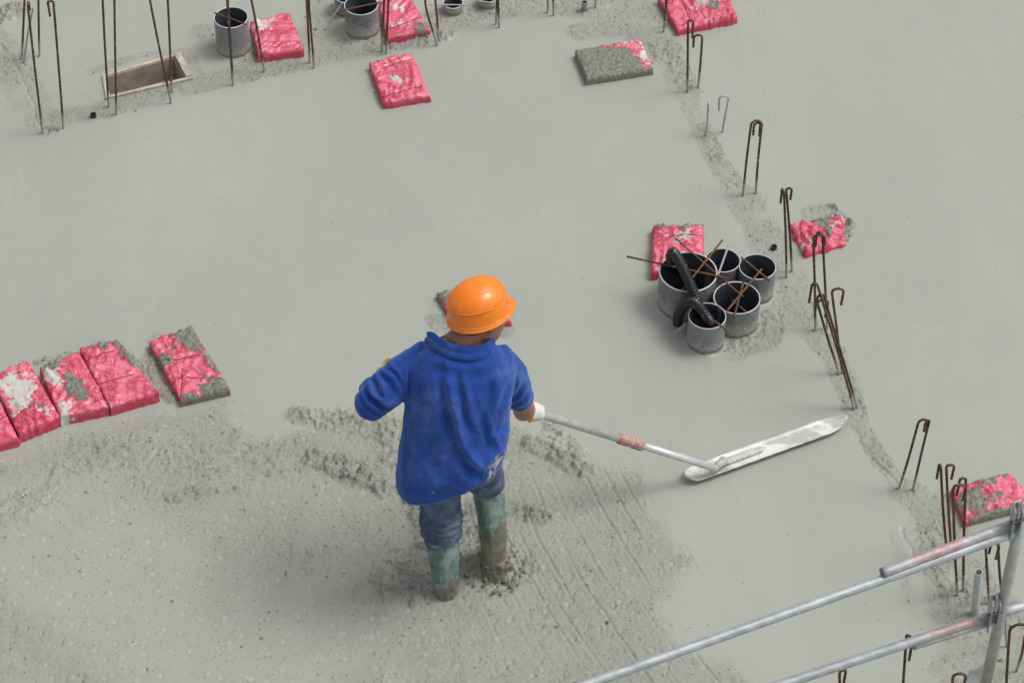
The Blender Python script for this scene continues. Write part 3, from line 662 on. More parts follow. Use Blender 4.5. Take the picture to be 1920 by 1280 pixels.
# ------------------------------------------------------------------ pink wrapped blocks
def block(C, h, label, clear=(), warp=.45, lumps=1., mud=(), smear=(), straps=(), sink=0, amp=1., seed=0, mudall=0, name='wrapped_block', group='pink film wrapped blocks'):
    """C: top corners px far-left, far-right, near-right, near-left; mud/smear: (u,v,ru,rv,w) in block space"""
    TL, TR, BR, BL = [at_h(*c, h) for c in C]
    base = (TL + TR + BR + BL) / 4; base.z = 0
    t = empty(name, base, label, 'block', group)
    Lx = (TR - TL).length; Ly = (TL - BL).length; nu = max(16, int(Lx / .0065)); nv = max(16, int(Ly / .0065)); ns = max(4, int(h / .009) + 2)
    N = (nu + 2 * ns + 1, nv + 2 * ns + 1)
    U, Vv = np.meshgrid((np.arange(N[0]) - ns) / nu, (np.arange(N[1]) - ns) / nv, indexing='ij')
    uc = np.clip(U, 0, 1); vc = np.clip(Vv, 0, 1)
    du = np.maximum(np.abs(U - .5) - .5, 0) * nu; dv_ = np.maximum(np.abs(Vv - .5) - .5, 0) * nv; dn = np.maximum(du, dv_) / ns
    P = (np.array(BL)[None, None] * ((1 - uc) * (1 - vc))[..., None] + np.array(BR) * (uc * (1 - vc))[..., None] + np.array(TR) * (uc * vc)[..., None] + np.array(TL) * ((1 - uc) * vc)[..., None])
    # round the top edge and drop the sides
    e = np.minimum(np.minimum(uc, 1 - uc) * Lx, np.minimum(vc, 1 - vc) * Ly); P[..., 2] = h - .006 * np.exp(-(e / .008))
    P[..., 2] = np.where(dn > 0, h - .006 - dn * (h + .02), P[..., 2])
    cx, cy = base.x, base.y; out = np.stack([P[..., 0] - cx, P[..., 1] - cy], -1); ol = np.linalg.norm(out, axis=-1, keepdims=True) + 1e-6
    bul = np.sin(np.clip(dn, 0, 1) * math.pi) * .003; P[..., :2] += out / ol * bul[..., None]
    x, y, z = P[..., 0] + seed * 3.1, P[..., 1] - seed * 1.7, P[..., 2]
    a1 = .6 + seed; xr = x * math.cos(a1) + y * math.sin(a1); yr = -x * math.sin(a1) + y * math.cos(a1)
    w = fbm3(x * 14, y * 14, z * 14, 3, seed) - .5
    cr = 1 - np.abs(2 * fbm3(xr * 8 + w * 3, yr * 28 + w * 3, z * 30, 3, seed + 3) - 1)      # creases
    cr2 = 1 - np.abs(2 * fbm3(yr * 10 + w * 4, xr * 24, z * 30, 2, seed + 6) - 1)
    def tri(p): return np.abs(p - np.floor(p) - .5) * 2
    m1 = sstep(.45, .75, fbm3(x * 9, y * 9, z, 2, seed + 40)); m2 = sstep(.45, .75, fbm3(x * 8 + 5, y * 8, z, 2, seed + 41)); m3 = sstep(.42, .7, fbm3(x * 8 + 9, y * 8 + 3, z, 2, seed + 42))
    w_ = (fbm3(x * 6, y * 6, z * 6, 2, seed + 43) - .5)
    fo = (1 - tri(yr * 24 + xr * 3 + w_ * 5)) ** 2 * m1 + (1 - tri(xr * 21 - yr * 6 + w_ * 5)) ** 2 * m2 + (1 - tri((xr + yr) * 19 + w_ * 6)) ** 2 * m3
    cr = np.maximum(cr * .8, np.clip(fo, 0, 1)); disp = (fo * .012 - .002) * amp
    disp = disp + (w * .010 + (cr2 ** 6 - .2) * .004) * amp
    wx = (fbm3(uc * 5 + seed, vc * 5, uc * 0, 3, seed + 20) - .5) * warp; wy = (fbm3(uc * 5 + 40, vc * 5 + seed, uc * 0, 3, seed + 30) - .5) * warp
    mm = np.zeros(U.shape) + mudall; sm = np.zeros(U.shape)
    for (u, v, ru, rv, q) in mud: mm = np.maximum(mm, q * np.exp(-(((uc + wx - u) / ru) ** 2 + ((vc + wy - v) / rv) ** 2)))
    for (u, v, ru, rv, q) in clear: mm = mm * (1 - q * np.exp(-(((uc + wx - u) / ru) ** 2 + ((vc + wy - v) / rv) ** 2)))
    for (u, v, ru, rv, q) in smear: sm = np.maximum(sm, q * np.exp(-(((uc + wx - u) / ru) ** 2 + ((vc + wy - v) / rv) ** 2)))
    mm = np.maximum(mm, np.where(dn > .75, (dn - .6) * .95, 0) + (z < .004) * .3)
    lum, _ = worley((x) * 62, (y) * 62, seed)
    md = sstep(.35, .7, mm); disp = disp * (1 - .6 * md) + md * lumps * (.006 + .014 * (1 - sstep(0, .6, lum)) + .012 * (fbm3(x * 70, y * 70, z * 70, 2, 4) - .5)) * np.where(dn > .3, .25, 1)
    disp = np.where(dn > .02, disp * .4, disp)
    # outward direction
    nrm = np.zeros(P.shape); nrm[..., 2] = np.where(dn > .05, .15, 1); sidew = np.where(dn > .05, 1, 0)
    nrm[..., 0] = np.where(du > 0, np.sign(U - .5), 0) * sidew * (TR - TL).normalized().x + np.where(dv_ > 0, np.sign(Vv - .5), 0) * sidew * (TL - BL).normalized().x
    nrm[..., 1] = np.where(du > 0, np.sign(U - .5), 0) * sidew * (TR - TL).normalized().y + np.where(dv_ > 0, np.sign(Vv - .5), 0) * sidew * (TL - BL).normalized().y
    P += nrm * disp[..., None]
    for (u0, v0, u1, v1) in straps:      # the strap bites into the film
        A = np.array([u0 * Lx, v0 * Ly]); B_ = np.array([u1 * Lx, v1 * Ly]); d = segd(uc * Lx, vc * Ly, A, B_); P[..., 2] -= np.exp(-(d / .008) ** 2) * .005 * (dn < .05)
    ids = np.arange(N[0] * N[1]).reshape(N); F = np.stack([ids[:-1, :-1], ids[1:, :-1], ids[1:, 1:], ids[:-1, 1:]], -1).reshape(-1, 4)
    me = mesh('film_cover', P.reshape(-1, 3), F.tolist(), PINK); set_attr(me, 'mud', mm.ravel()); set_attr(me, 'smear', sm.ravel()); set_attr(me, 'crease_red', np.maximum(cr, cr2).ravel() ** 2 * (dn < .3).ravel()); set_attr(me, 'top', (1 - .75 * np.clip(dn * 4, 0, 1)).ravel()); obj('film_cover', me, t)
    for (u0, v0, u1, v1) in straps:
        pts = []
        for k in range(17):
            q = k / 16; u = u0 + (u1 - u0) * q; v = v0 + (v1 - v0) * q
            i = min(max(int(round(u * nu)) + ns, 0), N[0] - 1); j = min(max(int(round(v * nv)) + ns, 0), N[1] - 1)
            p = Vector(P[i, j]); p.z += .0018; pts.append(p)
        pts = [pts[0]] + [(pts[i - 1] + pts[i] * 2 + pts[i + 1]) / 4 for i in range(1, 16)] + [pts[-1]]
        obj('tie_wire', mesh('tie_wire', *sweep(pts, .0017, 5), STRAP), t)
    return t
def r2(x, y): return (380 + x / 4, y / 4)
def r3(x, y): return (800 + x / 4, y / 4)
def r4(x, y): return (1200 + x / 4, y / 4)
def r6(x, y): return (x / 4, 580 + y / 4)
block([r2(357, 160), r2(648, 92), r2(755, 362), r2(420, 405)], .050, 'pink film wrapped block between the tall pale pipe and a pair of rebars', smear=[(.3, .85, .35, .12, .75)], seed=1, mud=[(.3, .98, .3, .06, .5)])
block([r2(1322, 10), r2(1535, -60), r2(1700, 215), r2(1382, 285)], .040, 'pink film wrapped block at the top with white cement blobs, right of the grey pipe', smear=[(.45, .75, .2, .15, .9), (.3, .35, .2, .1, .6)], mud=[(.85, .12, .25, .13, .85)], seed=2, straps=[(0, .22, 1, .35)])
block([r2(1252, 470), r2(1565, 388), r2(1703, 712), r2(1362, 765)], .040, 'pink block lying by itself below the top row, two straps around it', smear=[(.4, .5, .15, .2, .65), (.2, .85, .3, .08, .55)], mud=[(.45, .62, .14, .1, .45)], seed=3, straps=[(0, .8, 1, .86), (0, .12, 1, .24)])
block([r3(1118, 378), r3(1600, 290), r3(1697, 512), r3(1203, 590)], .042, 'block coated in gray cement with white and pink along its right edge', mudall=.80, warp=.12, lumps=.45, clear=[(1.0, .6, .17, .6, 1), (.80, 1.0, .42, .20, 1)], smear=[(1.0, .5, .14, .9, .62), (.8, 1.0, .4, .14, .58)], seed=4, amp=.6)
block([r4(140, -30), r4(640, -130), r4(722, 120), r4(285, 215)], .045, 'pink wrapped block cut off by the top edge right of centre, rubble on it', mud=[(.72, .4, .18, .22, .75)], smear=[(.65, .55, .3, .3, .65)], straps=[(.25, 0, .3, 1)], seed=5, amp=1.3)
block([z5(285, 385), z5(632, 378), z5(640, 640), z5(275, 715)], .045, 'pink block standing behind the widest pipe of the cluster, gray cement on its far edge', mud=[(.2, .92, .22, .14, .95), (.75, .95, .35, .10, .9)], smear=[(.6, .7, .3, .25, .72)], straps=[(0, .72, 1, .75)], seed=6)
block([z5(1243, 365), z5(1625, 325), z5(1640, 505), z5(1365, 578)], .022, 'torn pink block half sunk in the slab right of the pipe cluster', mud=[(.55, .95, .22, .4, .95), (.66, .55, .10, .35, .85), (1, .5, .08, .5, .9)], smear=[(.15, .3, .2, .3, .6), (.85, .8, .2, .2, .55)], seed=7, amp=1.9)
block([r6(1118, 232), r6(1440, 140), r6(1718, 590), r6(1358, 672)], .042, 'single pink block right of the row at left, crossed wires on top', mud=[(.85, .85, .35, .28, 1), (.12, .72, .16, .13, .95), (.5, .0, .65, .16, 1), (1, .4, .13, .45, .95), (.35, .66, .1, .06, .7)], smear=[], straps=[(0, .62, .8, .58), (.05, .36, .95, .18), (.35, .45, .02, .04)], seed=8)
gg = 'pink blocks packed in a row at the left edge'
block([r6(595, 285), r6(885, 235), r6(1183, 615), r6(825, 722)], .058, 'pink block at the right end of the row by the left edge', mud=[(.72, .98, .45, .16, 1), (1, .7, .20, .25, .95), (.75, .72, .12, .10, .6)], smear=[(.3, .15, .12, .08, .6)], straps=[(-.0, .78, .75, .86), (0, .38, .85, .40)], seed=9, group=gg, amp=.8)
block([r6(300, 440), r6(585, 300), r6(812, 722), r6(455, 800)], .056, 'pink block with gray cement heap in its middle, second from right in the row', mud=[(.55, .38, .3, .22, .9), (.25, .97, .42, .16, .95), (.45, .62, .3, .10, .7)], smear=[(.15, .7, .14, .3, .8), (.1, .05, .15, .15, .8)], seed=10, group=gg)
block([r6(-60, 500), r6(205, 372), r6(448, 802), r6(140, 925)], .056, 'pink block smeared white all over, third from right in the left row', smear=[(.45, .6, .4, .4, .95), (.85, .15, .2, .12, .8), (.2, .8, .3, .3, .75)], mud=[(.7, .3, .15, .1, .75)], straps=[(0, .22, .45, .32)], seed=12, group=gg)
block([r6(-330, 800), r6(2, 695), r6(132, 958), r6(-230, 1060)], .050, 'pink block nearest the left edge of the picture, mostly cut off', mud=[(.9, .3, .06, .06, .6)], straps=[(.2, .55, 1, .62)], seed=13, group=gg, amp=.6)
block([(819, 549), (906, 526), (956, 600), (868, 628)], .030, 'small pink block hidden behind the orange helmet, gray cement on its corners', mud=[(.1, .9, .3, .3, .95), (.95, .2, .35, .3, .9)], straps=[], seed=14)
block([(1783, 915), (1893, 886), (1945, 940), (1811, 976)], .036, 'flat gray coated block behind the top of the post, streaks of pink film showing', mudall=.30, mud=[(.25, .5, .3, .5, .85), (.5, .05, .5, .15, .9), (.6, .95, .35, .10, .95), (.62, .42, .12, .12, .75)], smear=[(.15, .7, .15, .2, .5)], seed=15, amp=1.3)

# ------------------------------------------------------------------ wooden box former
t = empty('wooden_box_former', (bc[0], bc[1], 0), 'open wooden box former set into the slab, pale splashed edges and brown inside', 'wooden box')
def lerpc(k): return [Vector((bc[0] + (p[0] - bc[0]) * k[0] , bc[1] + (p[1] - bc[1]) * k[1], 0)) for p in bx]
A, B_, C_, D_ = [Vector((p.x, p.y, 0)) for p in BOX]
def board(p, q, inn, th, top, dep, mat, name='side_board'):
    inn = Vector(inn).normalized() * th; P = []
    for z in (-dep, top): P += [p + Vector((0, 0, z)), q + Vector((0, 0, z)), q + inn + Vector((0, 0, z)), p + inn + Vector((0, 0, z))]
    V, F = box8(P); me = mesh(name, V, F, mat, False); o = obj(name, me, t); return o
ex = (B_ - A).normalized(); ey = (A - D_).normalized()
MW = mat_plain('splashed_board', (.40, .31, .2), .75, .3, 0, (.62, .56, .46), 45, .4)
board(D_, C_, (C_ - D_).cross(Vector((0, 0, -1))), .016, .012, .13, PALEWOOD)
board(A, B_, (B_ - A).cross(Vector((0, 0, 1))), .014, .006, .13, MW)
board(B_ - ex * .031 - ey * .015, C_ - ex * .031 + ey * .017, ex, .030, .020, .13, PALEWOOD)
board(A + ex * .002 - ey * .015, D_ + ex * .002 + ey * .017, ex, .020, .010, .13, PALEWOOD)
def lining(p, q, off, z0=-.13, z1=.0):
    V, F = box8([p + Vector((0, 0, z0)), q + Vector((0, 0, z0)), q + off + Vector((0, 0, z0)), p + off + Vector((0, 0, z0)), p + Vector((0, 0, z1)), q + Vector((0, 0, z1)), q + off + Vector((0, 0, z1)), p + off + Vector((0, 0, z1))])
    obj('plywood_lining', mesh('plywood_lining', V, F, PLY, False), t)
lining(A - ey * .0145 + ex * .024, B_ - ey * .0145 - ex * .033, -ey * .006)
lining(B_ - ey * .022 - ex * .038, C_ + ey * .02 - ex * .038, ex * .0055)
obj('bottom_board', mesh('bottom_board', *box8([A + Vector((0, 0, -.13)), B_ + Vector((0, 0, -.13)), C_ + Vector((0, 0, -.13)), D_ + Vector((0, 0, -.13)), A + Vector((0, 0, -.118)), B_ + Vector((0, 0, -.118)), C_ + Vector((0, 0, -.118)), D_ + Vector((0, 0, -.118))]), PLY, False), t)

# ------------------------------------------------------------------ float and its pole
HL = Vector((-.434, 6.764, .965)); FE = at_h(1343, 878, .055); HR = HL.lerp(FE, 0); pd = (FE - HL).normalized()
t = empty('bull_float', at_h(1440, 850), 'long white metal concrete float on an aluminium telescopic pole, lying on the slab', 'concrete float')
e0 = at_h(1291, 906, .018); e1 = at_h(1596, 796, .018); ax = (e1 - e0).normalized(); sd = Vector((-ax.y, ax.x, 0)); L = (e1 - e0).length; c0 = e0
V = []; F = []; nU = 60; nW = 14
hw = .042
def outline(s):   # half width along the blade, rounded ends
    a = min(s / .05, 1); b = min((L - s) / .11, 1); return hw * (1 - (1 - a) ** 2.2 * .75) * (1 - (1 - b) ** 2 * .85)
rows = []
for layer in (0, 1):
    for i in range(nU + 1):
        s = L * i / nU; w = outline(s); lift = .012 * (max(0, 1 - s / .05) ** 2 + max(0, 1 - (L - s) / .07) ** 2)
        for j in range(nW + 1):
            q = j / nW * 2 - 1; curl = .009 * abs(q) ** 5; zt = .010 + lift + curl + .0006 * math.sin(s * 90 + q * 3)
            V.append(c0 + ax * s + sd * (w * q + .03) + Vector((0, 0, zt - (.003 if layer == 0 else -.003) - .010)))
n1 = (nU + 1) * (nW + 1)
for i in range(nU):
    for j in range(nW):
        a = i * (nW + 1) + j; F.append((a, a + 1, a + nW + 2, a + nW + 1)); b = a + n1; F.append((b, b + nW + 1, b + nW + 2, b + 1))
for i in range(nU):
    a = i * (nW + 1); F.append((a, a + nW + 1, a + nW + 1 + n1, a + n1)); a = i * (nW + 1) + nW; F.append((a, a + n1, a + nW + 1 + n1, a + nW + 1))
for j in range(nW):
    a = j; F.append((a, a + n1, a + 1 + n1, a + 1)); a = nU * (nW + 1) + j; F.append((a, a + 1, a + 1 + n1, a + n1))
k = M('wet_white_magnesium', .35, .5)
cc = k.mix(k.ramp(k.noise(9, 5, .7, k.map((.5, 1, 1))), .46, .60), (.74, .75, .73), (.46, .47, .44)); cc = k.mix(k.ramp(k.noise(60, 5, .7), .6, .7, 0, .7), cc, (.33, .34, .31)); k.color(cc); k.bump(k.noise(40, 5, .6), .3, .002); BLADE = k.m
mb = MB(); mb.V = [Vector(v) for v in V]; mb.F = F; obj('blade', mb.mesh('blade', BLADE), t)
# bracket rib along the blade
br0 = c0 + ax * .13 + sd * .03 + Vector((0, 0, .014)); br1 = c0 + ax * .36 + sd * .034 + Vector((0, 0, .012))
obj('bracket', mesh('bracket', *sweep([br0 + ax * x for x in (0, .02, .06, .12, .18, .22, .24)], [(.004, .008), (.009, .014), (.010, .016), (.010, .017), (.009, .016), (.006, .013), (.002, .005)], 16, hint=(0, 0, 1)), mat_plain('cement_covered_bracket', (.42, .43, .40), .6, .5, 0, (.60, .61, .59), 60, .4)), t)
kn = br0 + ax * .045 + Vector((0, 0, .012))
mbk = MB(); mbk.add(*sweep([kn - Vector((0, 0, .01)), kn.lerp(FE, .5) + Vector((0, 0, .008)), FE], [(.016, .018), (.015, .017), (.015, .015)], 14)); mbk.add(*ball(kn, .02, .02, .014))
obj('pivot', mbk.mesh('pivot', mat_plain('cement_covered_pivot', (.36, .37, .34), .6, .5, 0, (.48, .49, .46), 60, .4)), t)
ln = (FE - HL).length
def onp(f): return HL.lerp(FE, f)
def fpx(px):    # parameter where the pole is seen at px
    lo, hi = 0, 1
    for _ in range(40):
        m_ = (lo + hi) / 2; x_ = proj(np.array([onp(m_)]))[0][0]
        if x_ < px: lo = m_
        else: hi = m_
    return lo
fa, fb = fpx(1160), fpx(1204)
ALU = M('brushed_aluminium', .38, .5); ALU.b.inputs['Metallic'].default_value = .45
ALU.color(ALU.mix(ALU.ramp(ALU.noise(30, 5, .7), .3, .7), (.50, .51, .53), (.66, .67, .68))); ALU.bump(ALU.noise(90, 4), .1, .001); ALU = ALU.m
# fluted outer tube
def fluted(p, q, r, n=72, flutes=18):
    V, F = sweep([p, q], r, n); p = Vector(p); q = Vector(q)
    for i, v in enumerate(V):
        kk = i % n; cpt = p if i < n else q
        if (kk * flutes // n * 1.0) is not None and (kk % (n // flutes)) in (0,): V[i] = cpt + (v - cpt) * .93
    return V, F
bt = onp(.02)
obj('upper_pole', mesh('upper_pole', *fluted(bt, onp(fa), .0175), ALU), t)
obj('lower_pole', mesh('lower_pole', *sweep([onp(fb - .02), FE], .0150, 24), mat_plain('scuffed_aluminium', (.56, .58, .60), .42, .5, .3, (.68, .69, .70), 25, .2)), t)
RED = mat_plain('faded_red_plastic_with_cement', (.42, .15, .11), .6, .4, 0, (.52, .38, .34), 45, .3)
def knurl(p, q, r, n=40):
    V, F = sweep([p, p.lerp(q, .08), p.lerp(q, .92), q], [r * .9, r, r * 1.02, r * .93], n)
    for i, v in enumerate(V):
        c_ = [p, p.lerp(q, .08), p.lerp(q, .92), q][i // n]
        if (i % n) % 3 == 0: V[i] = c_ + (v - c_) * .88
    return V, F
obj('clamp_collar', mesh('clamp_collar', *knurl(onp(fa - .001), onp(fa + (fb - fa) * .46), .0225), RED), t)
obj('clamp_ring', mesh('clamp_ring', *sweep([onp(fa + (fb - fa) * .47), onp(fa + (fb - fa) * .54)], .0215, 24), mat_plain('pale_ring', (.5, .5, .48))), t)
obj('clamp_nut', mesh('clamp_nut', *knurl(onp(fa + (fb - fa) * .55), onp(fb), .0235), RED), t)

# ------------------------------------------------------------------ worker
FL = at_h(836, 1098); FR_ = at_h(928, 1072)
person = empty('person', ((FL.x + FR_.x) / 2, (FL.y + FR_.y) / 2, 0), 'worker from behind in blue fleece, jeans, green boots and orange helmet holding a pole', 'person')
Vc = Vector
SHL = Vc((-.328, 6.655, 1.125)); ELL = Vc((-.515, 6.565, .985)); WRL = Vc((-.458, 6.725, .965))
fr = fpx(992); HR = onp(fr)
SHR = Vc((-.028, 6.66, 1.105)); ELR = Vc((.024, 6.705, .885)); WRR = HR + Vc((-.016, -.040, .040))
NECK = Vc((-.172, 6.645, 1.24)); HEAD = Vc((-.106, 6.698, 1.314))
PEL = Vc((-.20, 6.56, .70)); HIPL = Vc((-.265, 6.56, .66)); HIPR = Vc((-.125, 6.57, .66))
KNL = at_y(824, 985, 6.60); KNR = at_y(918, 900, 6.70); 
KNL = Vc((-.268, 6.56, .36)); KNR = Vc((-.092, 6.70, .40))
ANL = Vc((FL.x, FL.y + .01, .02)); ANR = Vc((FR_.x, FR_.y + .02, .02))
# body (skin): one continuous mesh
fdir = Vc((.84, .46, -.34)).normalized()         # where the face looks
updir = Vc((.10, .28, .95)); updir = (updir - fdir * updir.dot(fdir)).normalized(); rdir = fdir.cross(updir)
def hp(f, r, u): return HEAD + fdir * f + rdir * r + updir * u
mb = MB()
mb.add(*loft([(hp(-.005, 0, -.115), rdir * .030, fdir * .035), (hp(.02, 0, -.10), rdir * .046, fdir * .062), (hp(.012, 0, -.07), rdir * .060, fdir * .078), (hp(.005, 0, -.03), rdir * .071, fdir * .088), (hp(0, 0, .02), rdir * .077, fdir * .096), (hp(-.005, 0, .06), rdir * .070, fdir * .088), (hp(-.008, 0, .072), rdir * .055, fdir * .07), (hp(-.008, 0, .082), rdir * .025, fdir * .035)], 28, 2.1))
mb.add(*sweep([hp(.082, 0, .015), hp(.098, 0, -.02), hp(.106, 0, -.038), hp(.09, 0, -.046)], [.008, .012, .015, .010], 10))     # nose
mb.add(*sweep([hp(.078, -.022, -.068), hp(.087, 0, -.066), hp(.078, .022, -.068)], .007, 8))                                    # lips
for s in (-1, 1):
    mb.add(*sweep([hp(-.002, s * .074, -.045), hp(-.012, s * .086, -.015), hp(-.012, s * .088, .01), hp(.004, s * .078, .02)], [.008, .012, .012, .007], 8))  # ears
    mb.add(*sweep([hp(.078, s * .014, .022), hp(.080, s * .034, .024), hp(.068, s * .052, .020)], .008, 8))                      # brow
mb.add(*sweep([NECK + Vc((0, 0, -.08)), NECK, hp(-.02, 0, -.05)], [.075, .058, .055], 20))
mb.add(*loft([(PEL + Vc((0, 0, -.05)), Vc((.13, 0, 0)), Vc((0, .09, 0))), (PEL + Vc((0, 0, .12)), Vc((.13, 0, 0)), Vc((0, .085, 0))), (Vc((-.185, 6.61, 1.02)), Vc((.15, 0, 0)), Vc((0, .09, 0))), (Vc((-.175, 6.645, 1.13)), Vc((.12, 0, 0)), Vc((0, .06, 0))), (NECK, Vc((.07, 0, 0)), Vc((0, .06, 0)))], 24))
for (a, b, c_) in ((SHL, ELL, WRL), (SHR, ELR, WRR)):
    mb.add(*sweep(curve_pts([a, a.lerp(b, .5), b, b.lerp(c_, .35), c_], .03), [.048 - .024 * i / 60 for i in range(len(curve_pts([a, a.lerp(b, .5), b, b.lerp(c_, .35), c_], .03)))], 16))
mb.add(*sweep([ELR, ELR.lerp(WRR, .3), WRR], [.044, .043, .030], 16))
for (a, b, c_) in ((HIPL, KNL, ANL), (HIPR, KNR, ANR)): mb.add(*sweep([a, a.lerp(b, .5), b, b.lerp(c_, .5), c_], [.08, .068, .05, .045, .033], 16))
body = remesh(mb, .0075, 3, 'body'); body.materials.append(SKIN); body.shade_smooth(); obj('body', body, person)
for s in (-1, 1): obj('eye', mesh('eye', *ball(hp(.073, s * .031, .004), .012, .012, .012, 12, 8), EYE), person)
# hair under the helmet
mb = MB(); mb.add(*loft([(hp(-.035, 0, -.062), rdir * .048, fdir * .056), (hp(-.022, 0, -.04), rdir * .066, fdir * .074), (hp(-.012, 0, 0), rdir * .079, fdir * .088), (hp(-.008, 0, .05), rdir * .077, fdir * .09)], 24)); obj('hair', mb.mesh('hair', HAIR), person)

# helmet
hup = Vc((-.13, .10, .98)).normalized(); hf = Vc((.86, .51, 0)); hf = (hf - hup * hf.dot(hup)).normalized(); hr = hf.cross(hup)
HC = Vc((-.120, 6.698, 1.330)) 
k = M('orange_helmet_plastic', .34, .5); k.b.inputs['Coat Weight'].default_value = .25
k.b.inputs['Subsurface Weight'].default_value = .12; k.b.inputs['Subsurface Radius'].default_value = (.02, .008, .002)
c = k.mix(k.ramp(k.noise(7, 4, .6), .35, .75), (.90, .205, .006), (.96, .26, .012)); c = k.mix(k.ramp(k.noise(30, 6, .8), .58, .74, 0, .45), c, (.75, .45, .22)); k.color(k.mix(k.ramp(k.noise(180, 3, .8), .70, .74, 0, .6), c, (.6, .55, .48))); k.bump(k.noise(8, 3), .12, .003); ORG = k.m
def helm_profile(t, th):
    """t 0 top..1 edge; returns radius factors and height"""
    c, s = math.cos(th), math.sin(th)
    la, lb = .113, .098                       # half length and width
    if c > 0: la *= 1.0
    e = math.sin(min(t, .80) / .80 * math.pi / 2); hh = math.cos(min(t, .80) / .80 * math.pi / 2)
    x = la * e ** .92 * c; y = lb * e ** .92 * s; z = .114 * hh ** .72 if hh > 1e-6 else 0
    # ledge where the crown plate ends
    if t > .80:
        q = (t - .80) / .20; fl = (.010 + (.018 * max(c, 0) ** 2)); x += fl * q * c; y += .009 * q * s; z = -.013 * q - .005 * max(c, 0) * q
    return x, y, z
V = []; F = []; nt, nth = 64, 112
for i in range(nt + 1):
    t_ = i / nt
    for j in range(nth):
        th = 2 * math.pi * j / nth; x, y, z = helm_profile(t_, th); r_ = math.hypot(x / .136, y / .110)
        n_ = Vc((x / .136 ** 2, y / .11 ** 2, z / .15 ** 2 + 1e-3)).normalized(); d = 0
        # centre ridge band running front to back, and stepped shoulder lines
        yy = abs(y)
        d += .0055 * (1 - sstep(.036, .040, yy + .05 * max(0, x) * 0)) * (1 - sstep(.55, .60, t_))
        d += .0045 * (1 - sstep(.575, .60, t_))
        d += .0030 * math.exp(-((t_ - .80) / .016) ** 2)
        V.append(Vc((x, y, z)) + n_ * d)
for i in range(nt):
    for j in range(nth): F.append((i * nth + j, (i + 1) * nth + j, (i + 1) * nth + (j + 1) % nth, i * nth + (j + 1) % nth))
# lip and inner shell
def inner(v, k_): return Vc((v.x * k_, v.y * k_, v.z * k_ - .001))
n0 = len(V); ring = V[nt * nth:(nt + 1) * nth]
V += [Vc((v.x * 1.012, v.y * 1.012, v.z - .003)) for v in ring]; V += [Vc((v.x * .985, v.y * .985, v.z - .006)) for v in ring]; V += [Vc((v.x * .86, v.y * .86, v.z + .02)) for v in ring]; V += [Vc((v.x * .7, v.y * .7, v.z + .06)) for v in ring]
for L_ in range(4):
    a0 = nt * nth if L_ == 0 else n0 + (L_ - 1) * nth; b0 = n0 + L_ * nth
    for j in range(nth): F.append((a0 + j, b0 + j, b0 + (j + 1) % nth, a0 + (j + 1) % nth))
F.append(tuple(n0 + 3 * nth + j for j in range(nth)))
V = [HC + hf * v.x + hr * v.y + hup * v.z for v in V]
hat = obj('hard_hat', mesh('hard_hat', V, F, ORG), person)
def hloc(t_, deg, off=.003):
    x, y, z = helm_profile(t_, R(deg)); n_ = Vc((x / .136 ** 2, y / .11 ** 2, z / .15 ** 2 + 1e-3)).normalized(); v = Vc((x, y, z)) + n_ * off; return HC + hf * v.x + hr * v.y + hup * v.z
PALEO = mat_plain('pale_orange_edge', (.95, .42, .10), .35, .5)  # paler orange for the raised lines of the shell
obj('edge_line', mesh('edge_line', *sweep([hloc(.59, a, .0045) for a in range(80, 300, 6)], .0019, 6), PALEO), hat)
obj('edge_line', mesh('edge_line', *sweep([hloc(.815, a, .003) for a in range(70, 300, 6)], .0018, 6), PALEO), hat)
for sg in (-1, 1):      # edges of the raised keel of the shell
    q_ = []
    for xx in np.linspace(-.062, .062, 15):
        ee = math.hypot(xx / .113, .038 / .098); tt_ = math.asin(min(.99, ee ** (1 / .92))) / (math.pi / 2) * .8; q_.append(hloc(tt_, math.degrees(math.atan2(sg * .038 / .098, xx / .113)), .0052))
    obj('shell_ridge', mesh('shell_ridge', *sweep(q_, .0016, 6), ORG), hat)
obj('side_slot', mesh('side_slot', *sweep([hloc(.76, a, .0012) for a in (240, 245, 250, 254)], (.0025, .0015), 8), mat_plain('dark_slot', (.06, .04, .03))), hat)

# fleece
X1 = Vc((1, 0, 0))
def ring_(cx, cy, cz, a, b, tilt=0, yaw=0, fwd=0):
    return (Vc((cx, cy, cz)), Vc((a * math.cos(yaw), a * math.sin(yaw), a * tilt)), Vc((-b * math.sin(yaw), b * math.cos(yaw), b * fwd)))
mb = MB()
mb.add(*loft([ring_(-.230, 6.500, .680, .190, .124, .42, .08, .02), ring_(-.228, 6.503, .700, .202, .140, .42, .08, .0), ring_(-.224, 6.512, .745, .206, .148, .36, .08, -.05), ring_(-.216, 6.530, .81, .203, .147, .22, .06, -.10),
              ring_(-.207, 6.55, .87, .195, .140, .08, .04, -.16), ring_(-.198, 6.58, .97, .193, .137, .02, .02, -.20), ring_(-.187, 6.605, 1.06, .197, .133, 0, 0, -.25), ring_(-.180, 6.628, 1.12, .196, .122, -.02, 0, -.28),
              ring_(-.180, 6.640, 1.165, .158, .100, -.07, 0, -.30), ring_(-.176, 6.647, 1.20, .112, .080, -.05, 0, -.30), ring_(-.172, 6.650, 1.218, .078, .066, 0, 0, -.3)], 64, 2.35))
